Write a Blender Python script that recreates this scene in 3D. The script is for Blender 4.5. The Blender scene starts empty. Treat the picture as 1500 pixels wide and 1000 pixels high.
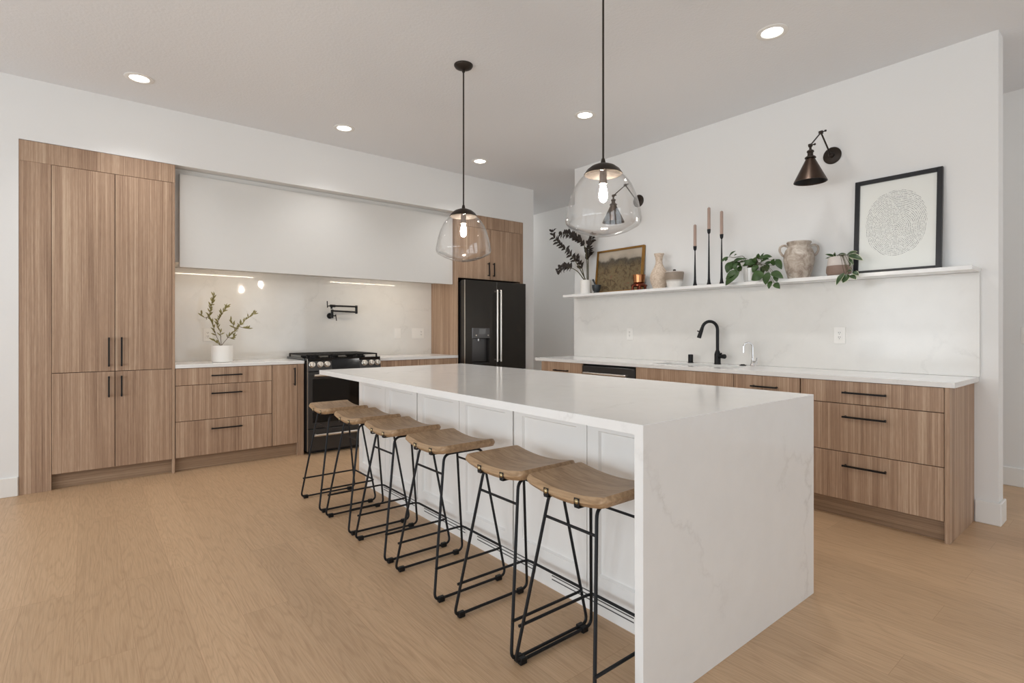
import bpy, bmesh, math, random
from mathutils import Vector, Matrix, noise
random.seed(7)
S = bpy.context.scene
COL = S.collection
PI = math.pi

# ------------------------------------------------------------------ camera
cam_d = bpy.data.cameras.new('camera')
cam = bpy.data.objects.new('camera', cam_d)
COL.objects.link(cam)
cam.location = (0, 0, 1.2094)
cam.rotation_euler = (PI / 2, 0, -0.6781)
cam_d.sensor_width = 36.0
cam_d.lens = 773.456 / 1500 * 36.0
cam_d.shift_y = -16.32 / 1500
cam_d.clip_start = 0.05
S.camera = cam

# ------------------------------------------------------------------ world, daylight, exposure
W = bpy.data.worlds.new('sky')
S.world = W
W.use_nodes = True
W.node_tree.nodes['Background'].inputs[0].default_value = (0.86, 0.93, 1.0, 1)
W.node_tree.nodes['Background'].inputs[1].default_value = 1.2
S.view_settings.view_transform = 'Standard'
S.view_settings.look = 'None'
S.view_settings.exposure = -0.04
S.view_settings.gamma = 1.0
S.view_settings.use_curve_mapping = False
S.cycles.use_denoising = True
S.cycles.max_bounces = 10
S.cycles.diffuse_bounces = 6
S.cycles.glossy_bounces = 5
S.cycles.transmission_bounces = 8
S.cycles.transparent_max_bounces = 16
S.cycles.sample_clamp_indirect = 6.0
S.cycles.caustics_reflective = False
S.cycles.caustics_refractive = False

LIGHT_K = 1.0
def area(name, loc, rot, sx, sy, power, color=(1, 1, 1), spread=PI):
    d = bpy.data.lights.new(name, 'AREA')
    d.shape = 'RECTANGLE'; d.size = sx; d.size_y = sy
    d.energy = power * LIGHT_K; d.color = color; d.spread = spread
    o = bpy.data.objects.new(name, d); COL.objects.link(o)
    o.location = loc; o.rotation_euler = rot
    return o
# daylight entering through the window wall on the left and the glazing behind the camera
WIN_L = [(-2.6, -0.6), (-0.2, 1.8), (2.2, 4.2)]      # y ranges
WIN_F = [(-2.6, -0.4), (0.4, 2.6), (3.2, 5.0)]       # x ranges
WIN_Z = (0.15, 2.45)
for a, b in WIN_L:
    area('daylight', (-4.03, (a + b) / 2, 1.3), (0, -PI / 2 - math.radians(13), 0), 2.2, b - a - 0.1, 59, (0.865, 0.945, 1.0))
for a, b in WIN_F:
    area('daylight', ((a + b) / 2, -4.03, 1.3), (PI / 2 + math.radians(22), 0, 0), b - a - 0.1, 2.2, 10, (0.865, 0.945, 1.0))
def lamp(name, loc, power, color, rad=0.05):
    d = bpy.data.lights.new(name, 'POINT'); d.energy = power * LIGHT_K; d.color = color; d.shadow_soft_size = rad
    o = bpy.data.objects.new(name, d); COL.objects.link(o); o.location = loc
    return o
# added unseen fill lights brightening the hallway behind the sink wall and round the corner
for y in (7.3, 2.4, -1.6): lamp('hallway_fill_light', (5.1, y, 2.85), 11, (1.0, 0.97, 0.93), 0.12)

# ------------------------------------------------------------------ materials
def nt(name):
    m = bpy.data.materials.new(name); m.use_nodes = True
    t = m.node_tree
    return m, t, t.nodes['Principled BSDF']
def lin(c):
    return tuple(((v / 255) / 12.92 if v / 255 <= 0.04045 else (((v / 255) + 0.055) / 1.055) ** 2.4) for v in c) + (1,)
def plain(name, rgb, rough=0.5, metal=0.0, bump=0.0, bscale=60.0, var=0.0):
    m, t, p = nt(name)
    p.inputs['Base Color'].default_value = lin(rgb)
    p.inputs['Roughness'].default_value = rough
    p.inputs['Metallic'].default_value = metal
    tc = t.nodes.new('ShaderNodeTexCoord')
    n = t.nodes.new('ShaderNodeTexNoise')
    n.inputs['Scale'].default_value = bscale; n.inputs['Detail'].default_value = 4
    t.links.new(tc.outputs['Object'], n.inputs['Vector'])
    if var > 0:
        mx = t.nodes.new('ShaderNodeMix'); mx.data_type = 'RGBA'
        c = lin(rgb)
        mx.inputs[6].default_value = tuple(v * (1 - var) for v in c[:3]) + (1,)
        mx.inputs[7].default_value = tuple(min(1, v * (1 + var)) for v in c[:3]) + (1,)
        t.links.new(n.outputs['Fac'], mx.inputs[0])
        t.links.new(mx.outputs[2], p.inputs['Base Color'])
    if bump > 0:
        b = t.nodes.new('ShaderNodeBump'); b.inputs['Strength'].default_value = bump
        b.inputs['Distance'].default_value = 0.004
        t.links.new(n.outputs['Fac'], b.inputs['Height'])
        t.links.new(b.outputs['Normal'], p.inputs['Normal'])
    return m
def ramp(t, stops):
    r = t.nodes.new('ShaderNodeValToRGB')
    e = r.color_ramp.elements
    while len(e) < len(stops): e.new(0.5)
    for el, (pos, c) in zip(e, stops):
        el.position = pos; el.color = c
    return r
def noise_n(t, vec, scale, detail=4, dist=0.0, rough=0.5):
    n = t.nodes.new('ShaderNodeTexNoise')
    n.inputs['Scale'].default_value = scale; n.inputs['Detail'].default_value = detail
    n.inputs['Distortion'].default_value = dist; n.inputs['Roughness'].default_value = rough
    if vec is not None: t.links.new(vec, n.inputs['Vector'])
    return n
def mapping(t, src, scale=(1, 1, 1), loc=(0, 0, 0), rot=(0, 0, 0)):
    m = t.nodes.new('ShaderNodeMapping')
    m.inputs['Scale'].default_value = scale; m.inputs['Location'].default_value = loc
    m.inputs['Rotation'].default_value = rot
    t.links.new(src, m.inputs['Vector'])
    return m.outputs[0]
def mixc(t, mode, fac, a, b):
    x = t.nodes.new('ShaderNodeMix'); x.data_type = 'RGBA'; x.blend_type = mode
    if isinstance(fac, (int, float)): x.inputs[0].default_value = fac
    else: t.links.new(fac, x.inputs[0])
    for s, v in ((6, a), (7, b)):
        if isinstance(v, tuple): x.inputs[s].default_value = v
        else: t.links.new(v, x.inputs[s])
    return x.outputs[2]

def cabinet_wood(name, axis='z', dark=(116, 88, 68), mid=(170, 141, 117), light=(205, 180, 155), seed=0.0):
    m, t, p = nt(name)
    tc = t.nodes.new('ShaderNodeTexCoord'); o = tc.outputs['Object']
    def sc(a, b):
        return (b, a, a) if axis == 'x' else (a, b, a) if axis == 'y' else (a, a, b)
    n1 = noise_n(t, mapping(t, o, sc(12.0, 0.3), (seed, seed, seed)), 1.0, 5, 0.3, 0.6)      # broad bands
    n2 = noise_n(t, mapping(t, o, sc(150, 0.8), (seed, seed, seed)), 1.0, 5, 0.2, 0.65)       # streaks
    n3 = noise_n(t, mapping(t, o, sc(240, 14), (seed, seed, seed)), 1.0, 3, 0.0, 0.6)        # flecks
    a = t.nodes.new('ShaderNodeMath'); a.operation = 'MULTIPLY_ADD'
    t.links.new(n1.outputs['Fac'], a.inputs[0]); a.inputs[1].default_value = 0.62
    b = t.nodes.new('ShaderNodeMath'); b.operation = 'MULTIPLY_ADD'
    t.links.new(n2.outputs['Fac'], b.inputs[0]); b.inputs[1].default_value = 0.78
    c = t.nodes.new('ShaderNodeMath'); c.operation = 'MULTIPLY'
    t.links.new(n3.outputs['Fac'], c.inputs[0]); c.inputs[1].default_value = 0.22
    t.links.new(c.outputs[0], b.inputs[2]); t.links.new(b.outputs[0], a.inputs[2])
    r = ramp(t, [(0.55, lin(dark)), (0.83, lin(mid)), (1.0, tuple(v * .93 for v in lin(light)[:3]) + (1,))])
    t.links.new(a.outputs[0], r.inputs[0])
    t.links.new(r.outputs[0], p.inputs['Base Color'])
    p.inputs['Roughness'].default_value = 0.5
    bp = t.nodes.new('ShaderNodeBump'); bp.inputs['Strength'].default_value = 0.12; bp.inputs['Distance'].default_value = 0.002
    t.links.new(n2.outputs['Fac'], bp.inputs['Height']); t.links.new(bp.outputs[0], p.inputs['Normal'])
    return m

def floor_wood():
    m, t, p = nt('oak_planks')
    tc = t.nodes.new('ShaderNodeTexCoord')
    sep = t.nodes.new('ShaderNodeSeparateXYZ'); t.links.new(tc.outputs['Object'], sep.inputs[0])
    com = t.nodes.new('ShaderNodeCombineXYZ')
    t.links.new(sep.outputs['Y'], com.inputs['X']); t.links.new(sep.outputs['X'], com.inputs['Y'])
    br = t.nodes.new('ShaderNodeTexBrick')
    br.offset = 0.37; br.offset_frequency = 3; br.squash = 1.0
    t.links.new(mapping(t, com.outputs[0], (1, 1, 1), (0.55, 0.04, 0)), br.inputs['Vector'])
    br.inputs['Color1'].default_value = (0, 0, 0, 1); br.inputs['Color2'].default_value = (1, 1, 1, 1)
    br.inputs['Mortar'].default_value = (0.5, 0.5, 0.5, 1)
    br.inputs['Scale'].default_value = 1.0; br.inputs['Mortar Size'].default_value = 0.0009
    br.inputs['Mortar Smooth'].default_value = 0.2; br.inputs['Bias'].default_value = 0.0
    br.inputs['Brick Width'].default_value = 1.85; br.inputs['Row Height'].default_value = 0.186
    # per-plank shift of the grain
    sh = t.nodes.new('ShaderNodeVectorMath'); sh.operation = 'MULTIPLY_ADD'
    t.links.new(br.outputs['Color'], sh.inputs[0]); sh.inputs[1].default_value = (7.3, 13.1, 3.7)
    t.links.new(com.outputs[0], sh.inputs[2])
    v = sh.outputs[0]
    wn = noise_n(t, mapping(t, v, (0.5, 5.0, 1)), 1.0, 3, 0.35, 0.5)       # cathedral field
    mu = t.nodes.new('ShaderNodeMath'); mu.operation = 'MULTIPLY'; mu.inputs[1].default_value = 170
    t.links.new(wn.outputs['Fac'], mu.inputs[0])
    si = t.nodes.new('ShaderNodeMath'); si.operation = 'SINE'; t.links.new(mu.outputs[0], si.inputs[0])
    g = noise_n(t, mapping(t, v, (7, 210, 1)), 1.0, 5, 0.4, 0.6)
    big = noise_n(t, mapping(t, v, (0.5, 2.0, 1)), 1.0, 2)
    grain = ramp(t, [(0.30, lin((186, 153, 120))), (0.52, lin((198, 166, 132))), (0.75, lin((207, 176, 143)))])
    t.links.new(g.outputs['Fac'], grain.inputs[0])
    cath = ramp(t, [(0.0, (0.84, 0.82, 0.80, 1)), (0.32, (1, 1, 1, 1)), (1.0, (1.03, 1.03, 1.03, 1))])
    ma = t.nodes.new('ShaderNodeMapRange'); ma.inputs['From Min'].default_value = -1; ma.inputs['From Max'].default_value = 1
    t.links.new(si.outputs[0], ma.inputs[0]); t.links.new(ma.outputs[0], cath.inputs[0])
    c1 = mixc(t, 'MULTIPLY', 0.5, grain.outputs[0], cath.outputs[0])
    tone = ramp(t, [(0.0, (0.90, 0.89, 0.88, 1)), (1.0, (1.05, 1.05, 1.05, 1))])
    t.links.new(br.outputs['Color'], tone.inputs[0])
    c2 = mixc(t, 'MULTIPLY', 0.8, c1, tone.outputs[0])
    c3 = mixc(t, 'MIX', br.outputs['Fac'], c2, lin((172, 139, 107)))
    t.links.new(c3, p.inputs['Base Color'])
    p.inputs['Roughness'].default_value = 0.42
    bp = t.nodes.new('ShaderNodeBump'); bp.inputs['Strength'].default_value = 0.08; bp.inputs['Distance'].default_value = 0.002
    t.links.new(g.outputs['Fac'], bp.inputs['Height']); t.links.new(bp.outputs[0], p.inputs['Normal'])
    return m

def quartz(name, base=(234, 234, 233), vein=(176, 172, 168), scale=1.0, rough=0.13, seed=0.0, amt=0.2):
    m, t, p = nt(name)
    tc = t.nodes.new('ShaderNodeTexCoord')
    o = mapping(t, tc.outputs['Object'], (scale,) * 3, (seed, seed * 1.7, seed * 0.6))
    w = noise_n(t, o, 5.5, 6, 0.0, 0.65)
    sh = t.nodes.new('ShaderNodeVectorMath'); sh.operation = 'MULTIPLY_ADD'
    t.links.new(w.outputs['Color'], sh.inputs[0]); sh.inputs[1].default_value = (0.34, 0.34, 0.34)
    t.links.new(o, sh.inputs[2])
    vo = t.nodes.new('ShaderNodeTexVoronoi'); vo.feature = 'DISTANCE_TO_EDGE'; vo.inputs['Scale'].default_value = 1.35
    t.links.new(sh.outputs[0], vo.inputs['Vector'])
    r = ramp(t, [(0.0, (1, 1, 1, 1)), (0.007, (0.55, 0.55, 0.55, 1)), (0.03, (0, 0, 0, 1))])
    t.links.new(vo.outputs[0], r.inputs[0])
    mk = noise_n(t, o, 2.1, 4, 0.0, 0.6)
    mr = ramp(t, [(0.47, (0, 0, 0, 1)), (0.66, (1, 1, 1, 1))]); t.links.new(mk.outputs['Fac'], mr.inputs[0])
    f = t.nodes.new('ShaderNodeMath'); f.operation = 'MULTIPLY'
    t.links.new(r.outputs[0], f.inputs[0]); t.links.new(mr.outputs[0], f.inputs[1])
    f2 = t.nodes.new('ShaderNodeMath'); f2.operation = 'MULTIPLY'; f2.inputs[1].default_value = amt
    t.links.new(f.outputs[0], f2.inputs[0])
    cl = noise_n(t, o, 9, 5, 0, 0.6)
    cr = ramp(t, [(0.3, tuple(v * 0.965 for v in lin(base)[:3]) + (1,)), (0.7, lin(base))]); t.links.new(cl.outputs['Fac'], cr.inputs[0])
    t.links.new(mixc(t, 'MIX', f2.outputs[0], cr.outputs[0], lin(vein)), p.inputs['Base Color'])
    p.inputs['Roughness'].default_value = rough
    return m

def clear_glass(name, tint=(1, 1, 1, 1)):
    m = bpy.data.materials.new(name); m.use_nodes = True
    t = m.node_tree; t.nodes.clear()
    out = t.nodes.new('ShaderNodeOutputMaterial')
    tr = t.nodes.new('ShaderNodeBsdfTransparent'); tr.inputs[0].default_value = tint
    gl = t.nodes.new('ShaderNodeBsdfGlossy'); gl.inputs['Roughness'].default_value = 0.03
    lw = t.nodes.new('ShaderNodeLayerWeight'); lw.inputs['Blend'].default_value = 0.5
    pw = t.nodes.new('ShaderNodeMath'); pw.operation = 'POWER'; pw.inputs[1].default_value = 3.2
    t.links.new(lw.outputs['Facing'], pw.inputs[0])
    fr = t.nodes.new('ShaderNodeMath'); fr.operation = 'MULTIPLY_ADD'; fr.inputs[1].default_value = 0.65; fr.inputs[2].default_value = 0.03
    t.links.new(pw.outputs[0], fr.inputs[0])
    tc = t.nodes.new('ShaderNodeTexCoord')
    n = noise_n(t, tc.outputs['Object'], 7, 2)
    bp = t.nodes.new('ShaderNodeBump'); bp.inputs['Strength'].default_value = 0.25; bp.inputs['Distance'].default_value = 0.02
    t.links.new(n.outputs['Fac'], bp.inputs['Height'])
    t.links.new(bp.outputs[0], gl.inputs['Normal'])
    mx = t.nodes.new('ShaderNodeMixShader')
    t.links.new(fr.outputs[0], mx.inputs[0]); t.links.new(tr.outputs[0], mx.inputs[1]); t.links.new(gl.outputs[0], mx.inputs[2])
    t.links.new(mx.outputs[0], out.inputs[0])
    return m
def glow(name, rgb, strength):
    m, t, p = nt(name)
    p.inputs['Base Color'].default_value = lin(rgb)
    p.inputs['Emission Color'].default_value = lin(rgb)
    p.inputs['Emission Strength'].default_value = strength
    return m

M = {}
M['wall'] = plain('wall_paint', (231, 231, 230), 0.75, 0, 0.12, 90)
M['hall'] = M['wall']
M['ceil'] = plain('ceiling_paint', (229, 231, 234), 0.85, 0, 0.5, 55)
M['trim'] = plain('trim_paint', (233, 232, 229), 0.45)
M['hood'] = plain('hood_plaster', (214, 213, 210), 0.6, 0, 0.10, 20, 0.012)
M['floor'] = floor_wood()
M['wood'] = cabinet_wood('cabinet_wood')
M['wood2'] = cabinet_wood('cabinet_wood_b', seed=3.3)
M['wood3'] = cabinet_wood('cabinet_wood_c', seed=7.9)
M['wood4'] = cabinet_wood('cabinet_wood_d', seed=12.4)
M['woodx'] = cabinet_wood('cabinet_wood_kick_x', 'x', (116, 92, 71), (154, 127, 102), (180, 154, 128))
M['woody'] = cabinet_wood('cabinet_wood_kick_y', 'y', (116, 92, 71), (154, 127, 102), (180, 154, 128))
M['seam'] = plain('dark_carcass', (58, 44, 34), 0.7)
M['quartz'] = quartz('quartz_counter')
M['quartzw'] = quartz('quartz_waterfall', seed=2.35, amt=0.3)
M['quartzs'] = quartz('quartz_splash', (230, 228, 224), seed=5.1, rough=0.16, amt=0.3)
M['quartzr'] = quartz('quartz_range_wall', (230, 228, 224), seed=8.4, rough=0.05, amt=0.3)
M['white'] = plain('white_cabinet_paint', (238, 237, 235), 0.45)
M['black'] = plain('matte_black_metal', (22, 22, 24), 0.45, 0.4)
M['bronze'] = plain('dark_bronze', (52, 44, 38), 0.45, 0.6, 0, 12, 0.12)
M['copperbronze'] = plain('aged_bronze_shade', (66, 52, 43), 0.36, 0.75, 0, 10, 0.2)
M['iron'] = plain('black_iron', (30, 31, 34), 0.5, 0.5)
M['stainblack'] = plain('black_stainless', (70, 69, 69), 0.36, 0.6)
M['fridge'] = plain('black_stainless_door', (74, 71, 68), 0.36, 0.85)
M['blackglass'] = plain('black_glass', (8, 8, 9), 0.06)
M['castiron'] = plain('cast_iron', (28, 25, 23), 0.6, 0.2, 0.2, 120)
M['steel'] = plain('brushed_steel', (214, 208, 200), 0.28, 0.95)
M['dullsteel'] = plain('grey_steel', (110, 110, 112), 0.3, 0.9)
M['chrome'] = plain('chrome', (235, 235, 237), 0.06, 1.0)
M['plate'] = plain('white_plastic', (238, 236, 232), 0.35)
M['slot'] = plain('dark_slot', (40, 38, 36), 0.7)
M['glass'] = clear_glass('pendant_glass')
M['shade_in'] = plain('cap_underside', (74, 67, 61), 0.5, 0.2)
M['bulb'] = glow('bulb_glow', (255, 240, 222), 290)
M['canlens'] = glow('downlight_lens', (255, 248, 238), 9)
M['led'] = glow('led_strip', (255, 240, 218), 4)
M['socket'] = plain('socket', (120, 110, 104), 0.5, 0.4)
M['sink'] = plain('composite_sink', (206, 205, 198), 0.35)
M['ceramic'] = plain('white_ceramic', (234, 232, 228), 0.5)
M['soil'] = plain('potting_soil', (48, 38, 30), 0.9, 0, 0.8, 80)

def seat_wood():
    m, t, p = nt('seat_oak')
    tc = t.nodes.new('ShaderNodeTexCoord')
    n = noise_n(t, mapping(t, tc.outputs['Object'], (60, 6, 60)), 1.0, 5, 0.8, 0.6)
    r = ramp(t, [(0.3, lin((138, 110, 80))), (0.5, lin((166, 136, 104))), (0.72, lin((184, 155, 122)))])
    t.links.new(n.outputs['Fac'], r.inputs[0]); t.links.new(r.outputs[0], p.inputs['Base Color'])
    p.inputs['Roughness'].default_value = 0.42
    return m
M['seat'] = seat_wood()
M['rivet'] = plain('brass_rivet', (176, 158, 122), 0.3, 0.9)

def two_tone(name, top, bot, zsplit, soft=0.004, var=0.1, rough=0.6):
    m, t, p = nt(name)
    tc = t.nodes.new('ShaderNodeTexCoord')
    sep = t.nodes.new('ShaderNodeSeparateXYZ'); t.links.new(tc.outputs['Object'], sep.inputs[0])
    mr = t.nodes.new('ShaderNodeMapRange'); mr.inputs['From Min'].default_value = zsplit - soft; mr.inputs['From Max'].default_value = zsplit + soft
    t.links.new(sep.outputs['Z'], mr.inputs[0])
    c = mixc(t, 'MIX', mr.outputs[0], lin(bot), lin(top))
    n = noise_n(t, tc.outputs['Object'], 40, 5)
    r = ramp(t, [(0.3, (1 - var,) * 3 + (1,)), (0.7, (1, 1, 1, 1))]); t.links.new(n.outputs['Fac'], r.inputs[0])
    t.links.new(mixc(t, 'MULTIPLY', 1.0, c, r.outputs[0]), p.inputs['Base Color'])
    p.inputs['Roughness'].default_value = rough
    return m
def mottled(name, a, b, c, scale, rough=0.8, bump=0.5):
    m, t, p = nt(name)
    tc = t.nodes.new('ShaderNodeTexCoord')
    n = noise_n(t, tc.outputs['Object'], scale, 7, 0.6, 0.65)
    r = ramp(t, [(0.34, lin(a)), (0.5, lin(b)), (0.66, lin(c))]); t.links.new(n.outputs['Fac'], r.inputs[0])
    t.links.new(r.outputs[0], p.inputs['Base Color']); p.inputs['Roughness'].default_value = rough
    bp = t.nodes.new('ShaderNodeBump'); bp.inputs['Strength'].default_value = bump; bp.inputs['Distance'].default_value = 0.004
    t.links.new(n.outputs['Fac'], bp.inputs['Height']); t.links.new(bp.outputs[0], p.inputs['Normal'])
    return m
def leaf_mat(name, a, b, rough=0.45, scale=30):
    m, t, p = nt(name)
    tc = t.nodes.new('ShaderNodeTexCoord')
    n = noise_n(t, tc.outputs['Object'], scale, 3)
    t.links.new(mixc(t, 'MIX', n.outputs['Fac'], lin(a), lin(b)), p.inputs['Base Color'])
    p.inputs['Roughness'].default_value = rough
    return m
M['olive'] = leaf_mat('olive_leaves', (96, 92, 48), (150, 140, 84))
M['twig'] = plain('brown_twig', (92, 74, 56), 0.8)
M['zz'] = leaf_mat('dark_leaves', (25, 16, 11), (42, 28, 19), 0.6)
M['zzstem'] = leaf_mat('dark_stem', (58, 54, 26), (76, 70, 34))
M['pothos'] = leaf_mat('green_leaves', (22, 46, 16), (62, 94, 36), 0.45, 25)
M['ivy'] = leaf_mat('ivy_leaves', (28, 52, 24), (58, 86, 44), 0.4, 30)
M['ivyedge'] = leaf_mat('ivy_leaf_margin', (190, 196, 160), (214, 218, 190))
M['urn'] = mottled('weathered_clay', (128, 112, 100), (176, 164, 152), (206, 198, 188), 14)
M['vase'] = mottled('sandy_ceramic', (186, 166, 146), (208, 190, 172), (222, 208, 192), 60)
M['canister'] = two_tone('taupe_white_glaze', (150, 136, 122), (232, 230, 226), 0.062, 0.012)
M['pot2'] = two_tone('dipped_clay', (206, 198, 192), (138, 116, 104), 0.072, 0.002)
M['copper'] = plain('copper', (176, 122, 84), 0.25, 1.0)
M['redwood'] = plain('dark_red_copper', (110, 52, 34), 0.3, 0.8)
M['slate'] = plain('dark_stone', (40, 46, 50), 0.4)
M['candle'] = plain('taupe_wax', (174, 150, 138), 0.55)
M['fluted'] = plain('fluted_glassware', (206, 205, 203), 0.12)
M['gold'] = plain('antique_gold', (158, 118, 62), 0.35, 0.8, 0, 25, 0.2)
M['frame'] = plain('black_frame', (26, 28, 32), 0.35)

def painting_mat(h):
    m, t, p = nt('landscape_canvas')
    tc = t.nodes.new('ShaderNodeTexCoord'); o = tc.outputs['Object']
    sep = t.nodes.new('ShaderNodeSeparateXYZ'); t.links.new(o, sep.inputs[0])
    wob = noise_n(t, o, 9, 4)
    ad = t.nodes.new('ShaderNodeMath'); ad.operation = 'MULTIPLY_ADD'; ad.inputs[1].default_value = 0.12
    t.links.new(wob.outputs['Fac'], ad.inputs[0]); t.links.new(sep.outputs['Z'], ad.inputs[2])
    mr = t.nodes.new('ShaderNodeMapRange'); mr.inputs['From Min'].default_value = 0; mr.inputs['From Max'].default_value = h
    t.links.new(ad.outputs[0], mr.inputs[0])
    band = ramp(t, [(0.0, lin((70, 54, 34))), (0.35, lin((104, 88, 58))), (0.60, lin((112, 98, 72))), (0.72, lin((56, 52, 46))), (0.86, lin((66, 64, 60))), (0.91, lin((172, 162, 148))), (1.0, lin((192, 180, 164)))])
    t.links.new(mr.outputs[0], band.inputs[0])
    s1 = noise_n(t, o, 16, 9, 1.0, 0.85)
    r = ramp(t, [(0.36, lin((44, 34, 26))), (0.46, lin((96, 76, 50))), (0.53, lin((132, 116, 82))), (0.58, lin((92, 84, 66))), (0.66, lin((150, 92, 58)))])
    t.links.new(s1.outputs['Fac'], r.inputs[0])
    sk = ramp(t, [(0.66, (0.95, 0.95, 0.95, 1)), (0.90, (0.10, 0.10, 0.10, 1))]); t.links.new(mr.outputs[0], sk.inputs[0])
    t.links.new(mixc(t, 'MIX', sk.outputs[0], band.outputs[0], r.outputs[0]), p.inputs['Base Color'])
    p.inputs['Roughness'].default_value = 0.5
    return m
def fingerprint_mat(cy, cz, ry, rz):
    m, t, p = nt('fingerprint_print')
    tc = t.nodes.new('ShaderNodeTexCoord'); o = tc.outputs['Object']
    sep = t.nodes.new('ShaderNodeSeparateXYZ'); t.links.new(o, sep.inputs[0])
    def mth(op, a, b=None, c=None):
        x = t.nodes.new('ShaderNodeMath'); x.operation = op
        for i, v in enumerate((a, b, c)):
            if v is None: continue
            if isinstance(v, (int, float)): x.inputs[i].default_value = v
            else: t.links.new(v, x.inputs[i])
        return x.outputs[0]
    wn = noise_n(t, o, 4.5, 2)
    y = mth('SUBTRACT', sep.outputs['Y'], cy); z = mth('SUBTRACT', sep.outputs['Z'], cz)
    z2 = mth('ADD', z, 0.05)
    d = mth('SQRT', mth('ADD', mth('POWER', mth('MULTIPLY', mth('ABSOLUTE', y), 1.25), 2.0), mth('POWER', mth('ABSOLUTE', z2), 2.0)))
    ph = mth('ADD', mth('MULTIPLY', d, 560.0), mth('MULTIPLY', wn.outputs['Fac'], 24.0))
    ln = mth('GREATER_THAN', mth('SINE', ph), 0.35)
    br = noise_n(t, o, 210, 2)
    brk = mth('GREATER_THAN', br.outputs['Fac'], 0.47)
    ey = mth('POWER', mth('ABSOLUTE', mth('DIVIDE', y, ry)), 2.2); ez = mth('POWER', mth('ABSOLUTE', mth('DIVIDE', z, rz)), 2.2)
    ins = mth('LESS_THAN', mth('ADD', ey, ez), 1.0)
    f = mth('MULTIPLY', mth('MULTIPLY', ln, brk), ins)
    t.links.new(mixc(t, 'MIX', f, lin((232, 234, 230)), lin((158, 159, 159))), p.inputs['Base Color'])
    p.inputs['Roughness'].default_value = 0.18
    return m

# ------------------------------------------------------------------ mesh helpers
ORG = {}
def finish(bm, name, mat, parent=None, smooth=False, org=None, auto=True):
    """bm is in world coordinates; the mesh is stored relative to its thing's origin."""
    o_ = Vector(org) if org is not None else (ORG[parent.name] if parent is not None else Vector((0, 0, 0)))
    bmesh.ops.translate(bm, verts=bm.verts, vec=-o_)
    bmesh.ops.recalc_face_normals(bm, faces=bm.faces)
    me = bpy.data.meshes.new(name); bm.to_mesh(me); bm.free()
    mats = mat if isinstance(mat, list) else [mat]
    for x in mats: me.materials.append(x)
    if smooth:
        for p in me.polygons: p.use_smooth = True
        if auto:
            me.set_sharp_from_angle(angle=math.radians(38))
    ob = bpy.data.objects.new(name, me); COL.objects.link(ob)
    if parent is not None:
        ob.parent = parent
    else:
        ob.location = o_
    ORG[ob.name] = o_
    return ob
def thing(name, label, cat, loc, group=None):
    e = bpy.data.objects.new(name, None); COL.objects.link(e)
    e.empty_display_size = 0.05
    e.location = loc; e['label'] = label; e['category'] = cat
    if group: e['group'] = group
    ORG[e.name] = Vector(loc)
    return e
def tag(o, label, cat, group=None):
    o['label'] = label; o['category'] = cat
    if group: o['group'] = group
    return o
def structure(o):
    o['kind'] = 'structure'; return o
def copy_tree(o, parent=None):
    c = o.copy(); COL.objects.link(c)
    if parent is not None: c.parent = parent
    for ch in [x for x in o.children]:
        copy_tree(ch, c)
    return c

def B(): return bmesh.new()
def box(bm, x0, x1, y0, y1, z0, z1, bev=0.0, seg=1, mi=0):
    r = bmesh.ops.create_cube(bm, size=1.0)
    vs = r['verts']
    for v in vs:
        v.co = Vector((x0 + (v.co.x + .5) * (x1 - x0), y0 + (v.co.y + .5) * (y1 - y0), z0 + (v.co.z + .5) * (z1 - z0)))
    fs = list({f for v in vs for f in v.link_faces})
    for f in fs: f.material_index = mi
    if bev > 0:
        es = list({e for v in vs for e in v.link_edges})
        bmesh.ops.bevel(bm, geom=es, offset=bev, offset_type='OFFSET', segments=seg, profile=0.5, affect='EDGES')
    return bm
def prism(bm, pts, z0, z1, bev=0.0):
    a = [bm.verts.new((x, y, z0)) for x, y in pts]; b = [bm.verts.new((x, y, z1)) for x, y in pts]
    n = len(pts); bm.faces.new(a[::-1]); bm.faces.new(b)
    for i in range(n): bm.faces.new((a[i], a[(i + 1) % n], b[(i + 1) % n], b[i]))
    return bm
def lathe(bm, prof, center=(0, 0, 0), axis=(0, 0, 1), seg=32, close=False, ref=None):
    """prof: list of (radius, height) along axis."""
    ax = Vector(axis).normalized()
    u = Vector(ref) if ref else (Vector((1, 0, 0)) if abs(ax.x) < 0.9 else Vector((0, 1, 0)))
    u = (u - ax * u.dot(ax)).normalized(); w = ax.cross(u)
    c = Vector(center); rings = []
    for r, h in prof:
        if r < 1e-6: rings.append([bm.verts.new(c + ax * h)])
        else: rings.append([bm.verts.new(c + ax * h + (u * math.cos(2 * PI * i / seg) + w * math.sin(2 * PI * i / seg)) * r) for i in range(seg)])
    pairs = list(zip(rings, rings[1:])) + ([(rings[-1], rings[0])] if close else [])
    for a, b in pairs:
        for i in range(seg):
            j = (i + 1) % seg
            if len(a) == 1 and len(b) == 1: continue
            if len(a) == 1: bm.faces.new((a[0], b[j], b[i]))
            elif len(b) == 1: bm.faces.new((a[i], a[j], b[0]))
            else: bm.faces.new((a[i], a[j], b[j], b[i]))
    return bm
def cyl(bm, p0, p1, r, seg=16, r2=None):
    p0 = Vector(p0); p1 = Vector(p1); L = (p1 - p0).length
    r2 = r if r2 is None else r2
    return lathe(bm, [(0, 0), (r, 0), (r2, L), (0, L)], p0, (p1 - p0), seg)
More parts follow.
